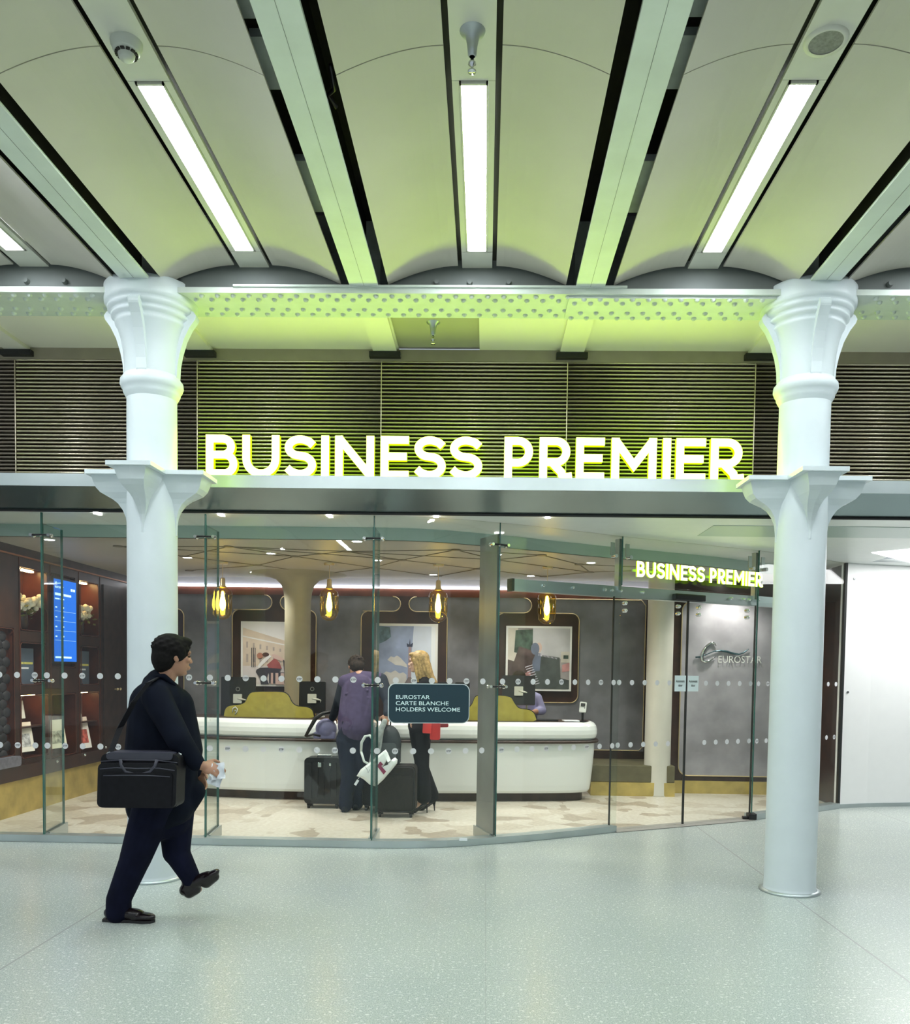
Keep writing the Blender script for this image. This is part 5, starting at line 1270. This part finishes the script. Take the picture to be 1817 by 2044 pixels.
blob('sleeves', [('c', shL, elL, .078, .062), ('c', elL, wrL, .060, .042), ('c', shR+Vector((.01, 0, 0)), elR, .080, .062), ('c', elR, wrR, .060, .042)], .008, M['sleeve'], pu, 5)
blob('jeans', [('c', hip+Vector((0, .0, .07)), hip, .155, .16), ('c', hip+Vector((0, 0, .03)), hL, .155, .125), ('c', hip+Vector((0, 0, .03)), hR, .155, .125), ('c', hL, kL, .122, .085), ('c', kL, aL, .083, .072), ('c', aL, aL+Vector((0, 0, -.05)), .072, .075), ('c', hR, kR, .122, .085), ('c', kR, aR, .083, .072), ('c', aR, aR+Vector((0, 0, -.05)), .072, .075)], .008, M['denim'], pu, 5)
for q in (aL, aR):
    h_ = Vector((q.x, q.y-.07, 0)); shoe(h_, h_+Vector((-.02, .27, 0)), (1, 0, 0), pu, M['sleeve'])

# ---------------------------------------------------------------- blonde woman in black
WY2 = 9.0
def K(px, py, dy=0): return at(px, py, WY2+dy)
M['blackcloth'] = mat('black_cloth', (.006, .006, .008), .8, spec=.12, nz=.2, nscale=25)
M['blond'] = mat('blond_hair', (.42, .27, .10), .5, nz=.45, nscale=38)
wo = thing('person', 'blonde woman in black with flared trousers and heels, in profile', 'person', (at(850, 1615, WY2).x, WY2, 0))
hc = K(835, 1322); face = Vector((-1, .08, -.06)).normalized()
neck, chest, waist, hip = K(848, 1352), K(850, 1378), K(846, 1415), K(840, 1448)
sN, sF = K(850, 1368, -.15), K(850, 1366, .15)
eN, wN = K(856, 1412, -.20), K(838, 1438, -.26)
eF, wF = K(850, 1410, .18), K(826, 1432, .26)
hN, hF = K(838, 1462, -.07), K(841, 1462, .07)
kN, aN = K(843, 1530, -.07), K(846, 1592, -.07)
kF, aF = K(842, 1530, .07), K(861, 1590, .09)
parts = head_parts(hc, face, (0, 0, 1), .97, True)
parts += [('c', hc+Vector((.02, 0, -.05)), neck, .048, .050), ('c', neck, chest, .06, .105), ('e', chest+Vector((-.07, -.06, -.02)), (.055, .055, .055), None), ('e', chest+Vector((-.07, .06, -.02)), (.055, .055, .055), None), ('c', chest, waist, .11, .10), ('c', waist, hip, .105, .13),
          ('c', neck, sN, .05, .046), ('c', neck, sF, .05, .046), ('c', sN, eN, .042, .035), ('c', eN, wN, .034, .024), ('c', sF, eF, .042, .035), ('c', eF, wF, .034, .024),
          ('c', hN, kN, .082, .052), ('c', kN, aN, .05, .032), ('c', hF, kF, .082, .052), ('c', kF, aF, .05, .032), ('c', aN, K(832, 1612, -.07), .030, .024), ('c', aF, K(850, 1607, .09), .030, .024)]
parts += hand_parts(wN, (-.9, .3, -.2), (0, .3, -.9), (-.2, 1, .2), .7, .92) + hand_parts(wF, (-.9, -.1, -.1), (0, -.3, -.9), (0, -1, .2), .7, .92)
blob('body', parts, .0055, mat('fair_skin', (.72, .45, .33), .5, nz=.04), wo, 4)
eyes(hc, face, wo)
f, r, u = frame(face); Mh = Matrix((r, f, u)).transposed(); Hc = lambda a, b, d: hc+r*a+f*b+u*d
hp = [('e', Hc(0, -.022, .040), (.088, .102, .088), Mh), ('e', Hc(0, -.060, -.02), (.085, .070, .10), Mh), ('e', Hc(0, .05, .085), (.060, .046, .026), Mh)]
for s_ in (-1, 1):
    for k in range(5):
        hp.append(('c', Hc(.070*s_, .035-.026*k, .03), Hc(.074*s_, .012-.03*k, -.10), .016, .018)); hp.append(('c', Hc(.074*s_, .012-.03*k, -.10), Hc(.066*s_, .0-.04*k, -.20+.004*k), .018, .013))
for k in range(6): hp.append(('c', Hc(-.06+.024*k, -.10, -.02), Hc(-.06+.024*k, -.135, -.16), .026, .022)); hp.append(('c', Hc(-.06+.024*k, -.135, -.16), K(868+k*.8, 1362, (k-3)*.02), .022, .012))
blob('hair', hp, .006, M['blond'], wo, 3)
blob('black_top', [('c', neck+Vector((0,0,-.03)), chest, .075, .125), ('e', chest+Vector((-.075, -.06, -.02)), (.065, .065, .065), None), ('e', chest+Vector((-.075, .06, -.02)), (.065, .065, .065), None), ('c', chest, waist, .125, .115), ('c', waist, hip, .118, .138), ('c', neck+Vector((0, 0, -.03)), sN, .062, .066), ('c', neck+Vector((0, 0, -.03)), sF, .062, .066),
                      ('c', sN, eN, .062, .050), ('c', eN, wN, .048, .034), ('c', sF, eF, .062, .05), ('c', eF, wF, .048, .034)], .007, M['blackcloth'], wo, 5)
blob('trousers', [('c', hip, hN, .135, .112), ('c', hip, hF, .135, .112), ('c', hN, kN, .112, .074), ('c', kN, aN+Vector((0, 0, .02)), .074, .082), ('c', hF, kF, .112, .074), ('c', kF, aF+Vector((0, 0, .02)), .074, .082), ('c', aN+Vector((0,0,.02)), aN+Vector((0, 0, .01)), .082, .082), ('c', aF+Vector((0,0,.02)), aF+Vector((0, 0, .01)), .082, .082)], .007, M['blackcloth'], wo, 4)
for (ax, dy) in ((aN, -.07), (aF, .09)):
    base = Vector((ax.x, WY2+dy, 0)); sh_ = MB()
    sh_.tube([base+Vector((-.20, 0, .014)), base+Vector((-.16, 0, .018)), base+Vector((-.11, 0, .024)), base+Vector((-.06, 0, .052)), base+Vector((.0, 0, .092)), base+Vector((.03, 0, .105))], [.010, .030, .036, .026, .024, .022], 12)
    sh_.tube([base+Vector((.03, 0, .10)), base+Vector((.035, 0, .05)), base+Vector((.038, 0, .0))], [.020, .008, .006], 10)
    sh_.tube([base+Vector((.045, 0, .115)), base+Vector((.0, .028, .125)), base+Vector((-.02, 0, .118)), base+Vector((0, -.028, .125))], .004, 6, closed=True)
    sh_.build('high_heel', M['leather'], wo)
# red handbag
rb = thing('handbag', 'red handbag hanging at the blonde woman hip', 'bag', (at(865, 1460, 8.9).x, 8.86, .75))
M['red'] = mat('red_leather', (.50, .025, .022), .4, nz=.1)
a = at(845, 1440, 8.80); b = at(880, 1476, 8.80)
MB().rbox(((at(869, 1460, 8.82)).x, 8.82, at(869, 1458, 8.82).z), (1, 0, 0), (0, 1, 0), (0, 0, 1), .052, .04, .095, .015).build('body', M['red'], rb, .008)
MB().rbox(((at(853, 1452, 8.79)).x, 8.785, at(853, 1452, 8.79).z), (1, 0, -.05), (0, 1, 0), (.05, 0, 1), .045, .02, .06, .012).build('flap', mat('bright_red', (.72, .045, .04), .4), rb, .006)
MB().tube([at(868, 1442, 8.82), at(862, 1415, 8.84), at(857, 1400, 8.84), at(862, 1418, 8.80), at(876, 1444, 8.82)], .006, 8).build('handle', M['red'], rb)
tag(MB().rbox((at(884, 1448, 9.0).x, 9.0, at(884, 1448, 9.0).z), (1, 0, .03), (0, 1, 0), (-.03, 0, 1), .06, .035, .018, .012).tube([at(872, 1450, 8.98), at(858, 1444, 8.95)], .012, 8).build('umbrella', mat('dark_red', (.28, .02, .02), .5)), 'dark red folded umbrella tucked behind the red handbag', 'umbrella')

# ---------------------------------------------------------------- seated clerk behind the right monitor
SY = 10.62
def K(px, py, dy=0): return at(px, py, SY+dy)
cl_ = thing('person', 'seated clerk in a lavender shirt partly hidden by the tilted monitor', 'person', (at(1050, 1500, SY).x, SY, 0))
hc = K(1036, 1358); face = Vector((-.15, -1, -.15)).normalized()
neck, chest, waist = K(1046, 1380), K(1050, 1400), K(1052, 1450, .03)
sA, sB = K(1025, 1392), K(1072, 1394); eA, wA = K(1020, 1425, -.05), K(1040, 1432, -.30); eB, wB = K(1082, 1418, -.02), K(1052, 1424, -.42)
hp_ = Vector((neck.x, SY+.05, .52)); k1, k2 = Vector((neck.x-.12, SY-.10, .50)), Vector((neck.x+.12, SY-.10, .50))
pr_ = head_parts(hc, face)+[('c', hc+Vector((0, .02, -.05)), neck, .05, .055), ('c', neck, chest, .07, .11), ('c', chest, waist, .12, .12), ('c', waist, hp_, .12, .14), ('c', neck, sA, .055, .05), ('c', neck, sB, .055, .05), ('c', sA, eA, .045, .038), ('c', eA, wA, .036, .026), ('c', sB, eB, .045, .038), ('c', eB, wB, .036, .026),
      ('c', hp_, k1, .12, .06), ('c', hp_, k2, .12, .06), ('c', k1, Vector((k1.x, SY-.06, .06)), .055, .04), ('c', k2, Vector((k2.x, SY-.06, .06)), .055, .04)]
pr_ += hand_parts(wA, (.2, -.9, -.1), (0, 0, -1), (.9, .2, 0), .5)+hand_parts(wB, (-.5, -.8, -.1), (0, 0, -1), (-.7, .4, 0), .5)
blob('body', pr_, .007, M['skin'], cl_, 4); eyes(hc, face, cl_)
M['lav'] = mat('lavender_shirt', (.26, .25, .42), .7, nz=.08, nscale=18)
blob('shirt', [('c', neck+Vector((0,0,-.02)), chest, .075, .13), ('c', chest, waist, .135, .135), ('c', waist, hp_, .135, .14), ('c', neck+Vector((0,0,-.02)), sA, .065, .068), ('c', neck+Vector((0,0,-.02)), sB, .065, .068), ('c', sA, eA, .066, .056), ('c', sB, eB, .066, .056), ('c', eB, eB+(wB-eB)*.3, .056, .05)], .008, M['lav'], cl_, 5)
f, r, u = frame(face); Mh = Matrix((r, f, u)).transposed(); Hc = lambda a, b, d: hc+r*a+f*b+u*d
blob('hair', [('e', Hc(0, -.025, .040), (.086, .098, .086), Mh), ('e', Hc(0, -.06, -.01), (.08, .06, .08), Mh)], .007, M['hair2'], cl_, 3)
blob('trousers', [('c', hp_, k1, .135, .08), ('c', hp_, k2, .135, .08), ('c', k1, Vector((k1.x, SY-.06, .08)), .075, .06), ('c', k2, Vector((k2.x, SY-.06, .08)), .075, .06)], .009, M['blackcloth'], cl_, 4)
stl = thing('office_stool', 'black office stool under the seated clerk', 'stool', (hp_.x, SY+.06, 0))
MB().cyl((hp_.x, SY+.06, .33), (hp_.x, SY+.06, .385), .20, n=28).build('seat', M['black'], stl)
MB().cyl((hp_.x, SY+.06, .05), (hp_.x, SY+.06, .34), .025, n=12).build('post', M['chrome'], stl)
ft = MB()
for q in range(5): ft.tube([(hp_.x, SY+.06, .07), (hp_.x+.22*math.cos(q*1.257), SY+.06+.22*math.sin(q*1.257), .03)], .015, 6).ball((hp_.x+.22*math.cos(q*1.257), SY+.06+.22*math.sin(q*1.257), .02), .02, 8, 6)
ft.build('foot', M['black'], stl)

# ================================================================== LUGGAGE
def suitcase(x0, x1, ztop, Y, dpt, name, label, m, tall, soft=False):
    cx_ = (x0+x1)/2; w_ = (x1-x0)/2; t = thing('suitcase', label, 'suitcase', (cx_, Y, 0), None)
    c = Vector((cx_, Y, (ztop+.055)/2)); h_ = (ztop-.055)/2
    MB().rbox(c, (1, 0, 0), (0, 1, 0), (0, 0, 1), w_, dpt, h_, .045, 6).build('shell', m, t, .015)
    if not soft:
        g_ = MB()
        for k in range(5): g_.rbox(c+Vector((w_*(-.68+.34*k), -dpt-.002, -.0)), (1, 0, 0), (0, 1, 0), (0, 0, 1), w_*.10, .006, h_*.80, .012)
        g_.build('ribs', m, t, .004)
        MB().box((cx_-.05, Y-dpt-.012, ztop-.10), (cx_-.012, Y-dpt, ztop-.05)).box((cx_+.07, Y-dpt-.010, ztop-.085), (cx_+.095, Y-dpt, ztop-.055)).build('lock', M['chrome'], t, .004)
        MB().tube([(cx_-.08, Y, ztop-.005), (cx_-.07, Y, ztop+.018), (cx_+.07, Y, ztop+.018), (cx_+.08, Y, ztop-.005)], .011, 8).build('top_handle', M['steel2'], t)
    else:
        MB().rbox(c+Vector((0, -dpt-.008, -.03)), (1, 0, 0), (0, 1, 0), (0, 0, 1), w_*.88, .012, h_*.72, .03).build('front_pocket', m, t, .008)
        MB().tube([(p[0]+cx_, Y-dpt-.001, p[1]+c.z) for p in rrect(-w_*.94, -h_*.94, w_*.94, h_*.94, .04)], .005, 6, closed=True).build('piping', M['black'], t)
    wh = MB()
    for sx in (-1, 1):
        for sy in (-1, 1):
            px_, py_ = cx_+sx*(w_-.045), Y+sy*(dpt-.03)
            wh.cyl((px_-.012, py_, .026), (px_+.012, py_, .026), .026, n=16); wh.box((px_-.018, py_-.014, .035), (px_+.018, py_+.014, .065))
    wh.build('wheels', M['black'], t)
    if tall:
        hx = [cx_-.05, cx_+.05] if not soft else [tall[0]-.045, tall[0]+.045]
        p = MB()
        for x in hx: p.cyl((x, Y+.02, ztop-.02), (x, Y+.02, tall[1]), .008, n=8)
        p.cyl((hx[0]-.01, Y+.02, tall[1]), (hx[1]+.01, Y+.02, tall[1]), .014, n=10); p.build('pull_handle', M['black'], t)
    return t
M['shell'] = mat('charcoal_shell', (.014, .016, .019), .35, nz=.15, nscale=20)
M['softcase'] = mat('charcoal_fabric', (.026, .023, .021), .85, spec=.15, nz=.25, nscale=60)
a = at(608, 1512, 9.1); b = at(681, 1512, 9.1)
suitcase(a.x, b.x, a.z, 9.20, .11, 'case', 'small dark ribbed hard suitcase left of the purple customer', M['shell'], None)
a = at(750, 1528, 8.62); b = at(830, 1528, 8.62)
suitcase(a.x, b.x, a.z, 8.74, .13, 'case', 'large charcoal fabric suitcase between the two customers', M['softcase'], (at(771, 1440, 8.76).x, at(771, 1436, 8.76).z), True)
a = at(724, 1555, 9.05); b = at(760, 1555, 9.05)
suitcase(a.x, b.x+.02, a.z, 9.10, .10, 'case', 'narrow black case standing behind the white carrier bag', M['blackcloth'], None, True)
# dark backpack strapped on the big suitcase
q = at(775, 1492, 8.74)
t = thing('backpack', 'dark grey domed backpack standing on the large suitcase', 'backpack', (q.x, 8.74, .54))
blob('bag_body', [('e', (q.x, 8.76, .745), (.135, .085, .20), None), ('b', (q.x, 8.76, .62), (1, 0, 0), (0, 1, 0), (0, 0, 1), .125, .075, .075)], .008, mat('slate_bag', (.025, .032, .036), .5, nz=.2, nscale=14), t, 8)
MB().rbox((q.x, 8.672, .66), (1, 0, 0), (0, 1, 0), (0, 0, 1), .09, .016, .10, .03).build('front_pocket', mat('slate_bag2', (.06, .07, .075), .5), t, .008)
MB().tube([(q.x-.09, 8.70, .60), (q.x-.105, 8.66, .75), (q.x-.05, 8.69, .90), (q.x-.01, 8.74, .95)], .012, 8).build('strap', M['black'], t)
# grey scarf
sc_ = blob('scarf', [('c', at(768, 1440, 8.62), at(758, 1462, 8.60), .028, .034), ('c', at(758, 1462, 8.60), at(748, 1490, 8.58), .034, .03), ('c', at(748, 1490, 8.58), at(745, 1515, 8.58), .03, .02), ('c', at(764, 1448, 8.64), at(757, 1500, 8.63), .022, .018)], .006, mat('grey_scarf', (.30, .33, .32), .9, nz=.2, nscale=30), None, 5)
tag(sc_, 'grey scarf hanging from the pull handle of the large suitcase', 'scarf')
# white carrier bag
cbp = [(712, 1549), (720, 1536), (738, 1522), (750, 1512), (770, 1496), (774, 1502), (782, 1522), (789, 1512), (794, 1516), (793, 1524), (780, 1540), (766, 1556), (751, 1570), (738, 1566), (727, 1556), (720, 1552)]
cw = thing('carrier_bag', 'crumpled white carrier bag with a maroon print on the suitcase', 'bag', (at(750, 1560, 8.48).x, 8.48, .35))
pts = [((p := at(x, y, 8.50)).x, p.z) for x, y in cbp]; cxx = sum(p[0] for p in pts)/len(pts); czz = sum(p[1] for p in pts)/len(pts)
n_ = len(pts); mb = MB(); rings = []
for k, (sc0, yy) in enumerate(((.80, 8.44), (.96, 8.46), (1.0, 8.50), (.96, 8.55), (.8, 8.58))):
    rings.append([(cxx+(x-cxx)*sc0, yy+noise.noise(Vector((x*14, z*14, k)))*.02, czz+(z-czz)*sc0) for x, z in pts])
for r0_, r1_ in zip(rings, rings[1:]): mb.add(r0_+r1_, [(i, (i+1) % n_, n_+(i+1) % n_, n_+i) for i in range(n_)], 0, True)
ctr = (cxx, 8.428, czz); mb.add(rings[0]+[ctr], [(i, n_, (i+1) % n_) for i in range(n_)], 0, True); mb.add(rings[-1]+[(cxx, 8.59, czz)], [(i, (i+1) % n_, n_) for i in range(n_)], 0, True)
mb.build('bag_sheet', mat('white_plastic', (.80, .84, .84), .4, nz=.06, nscale=12), cw)
mb = MB(); flat(mb, [(752, 1528), (757, 1524), (771, 1540), (766, 1546)], 8.424, 0); flat(mb, [(756, 1523), (760, 1520), (765, 1526), (761, 1529)], 8.424, 0); 
mb.build('print', mat('maroon_print', (.22, .015, .07), .5), cw)
mb = MB(); mb.tube([at(729, 1530, 8.435), at(733, 1536, 8.43), at(735, 1543, 8.43), at(738, 1536, 8.43)], .0025, 5); mb.build('print_line', M['dotink'], cw)
MB().tube([at(721, 1500, 8.50), at(722, 1482, 8.5), at(729, 1470, 8.5), at(738, 1468, 8.5), at(744, 1476, 8.5), at(742, 1500, 8.5), at(745, 1516, 8.49)], [.012, .014, .014, .014, .012, .010, .010], 8).tube([at(721, 1500, 8.50), at(727, 1520, 8.49), at(738, 1526, 8.48)], .012, 8).build('handles', mat('white_plastic2', (.62, .68, .66), .4), cw)
tag(MB().obox(at(712, 1562, 8.50), (.6, 0, 1), (0, 1, 0), (1, 0, -.6), .030, .003, .013).tube([at(715, 1555, 8.5), at(719, 1549, 8.5)], .003, 6).build('luggage_tag', M['paper']), 'white luggage tag dangling below the carrier bag', 'tag')
# lavender backpack on the desk shelf beside the purple customer
q = at(645, 1450, 9.42)
t = thing('rucksack', 'lavender rucksack with black straps leaning on the desk by the purple customer', 'bag', (q.x, 9.42, .72))
blob('bag_body', [('e', (q.x+.035, 9.42, .845), (.12, .07, .115), None), ('b', (q.x+.02, 9.42, .77), (1, 0, 0), (0, 1, 0), (0, 0, 1), .12, .05, .035)], .007, mat('lavender_bag', (.17, .17, .30), .6, nz=.1, nscale=15), t, 6)
MB().tube([at(610, 1470, 9.35), at(618, 1455, 9.34), at(630, 1434, 9.34), at(645, 1424, 9.35), at(664, 1420, 9.36)], [.016, .020, .024, .020, .016], 8).build('strap', M['black'], t)
MB().tube([at(612, 1470, 9.33), at(625, 1466, 9.32), at(640, 1469, 9.33)], .012, 8).build('buckle_strap', M['black'], t)
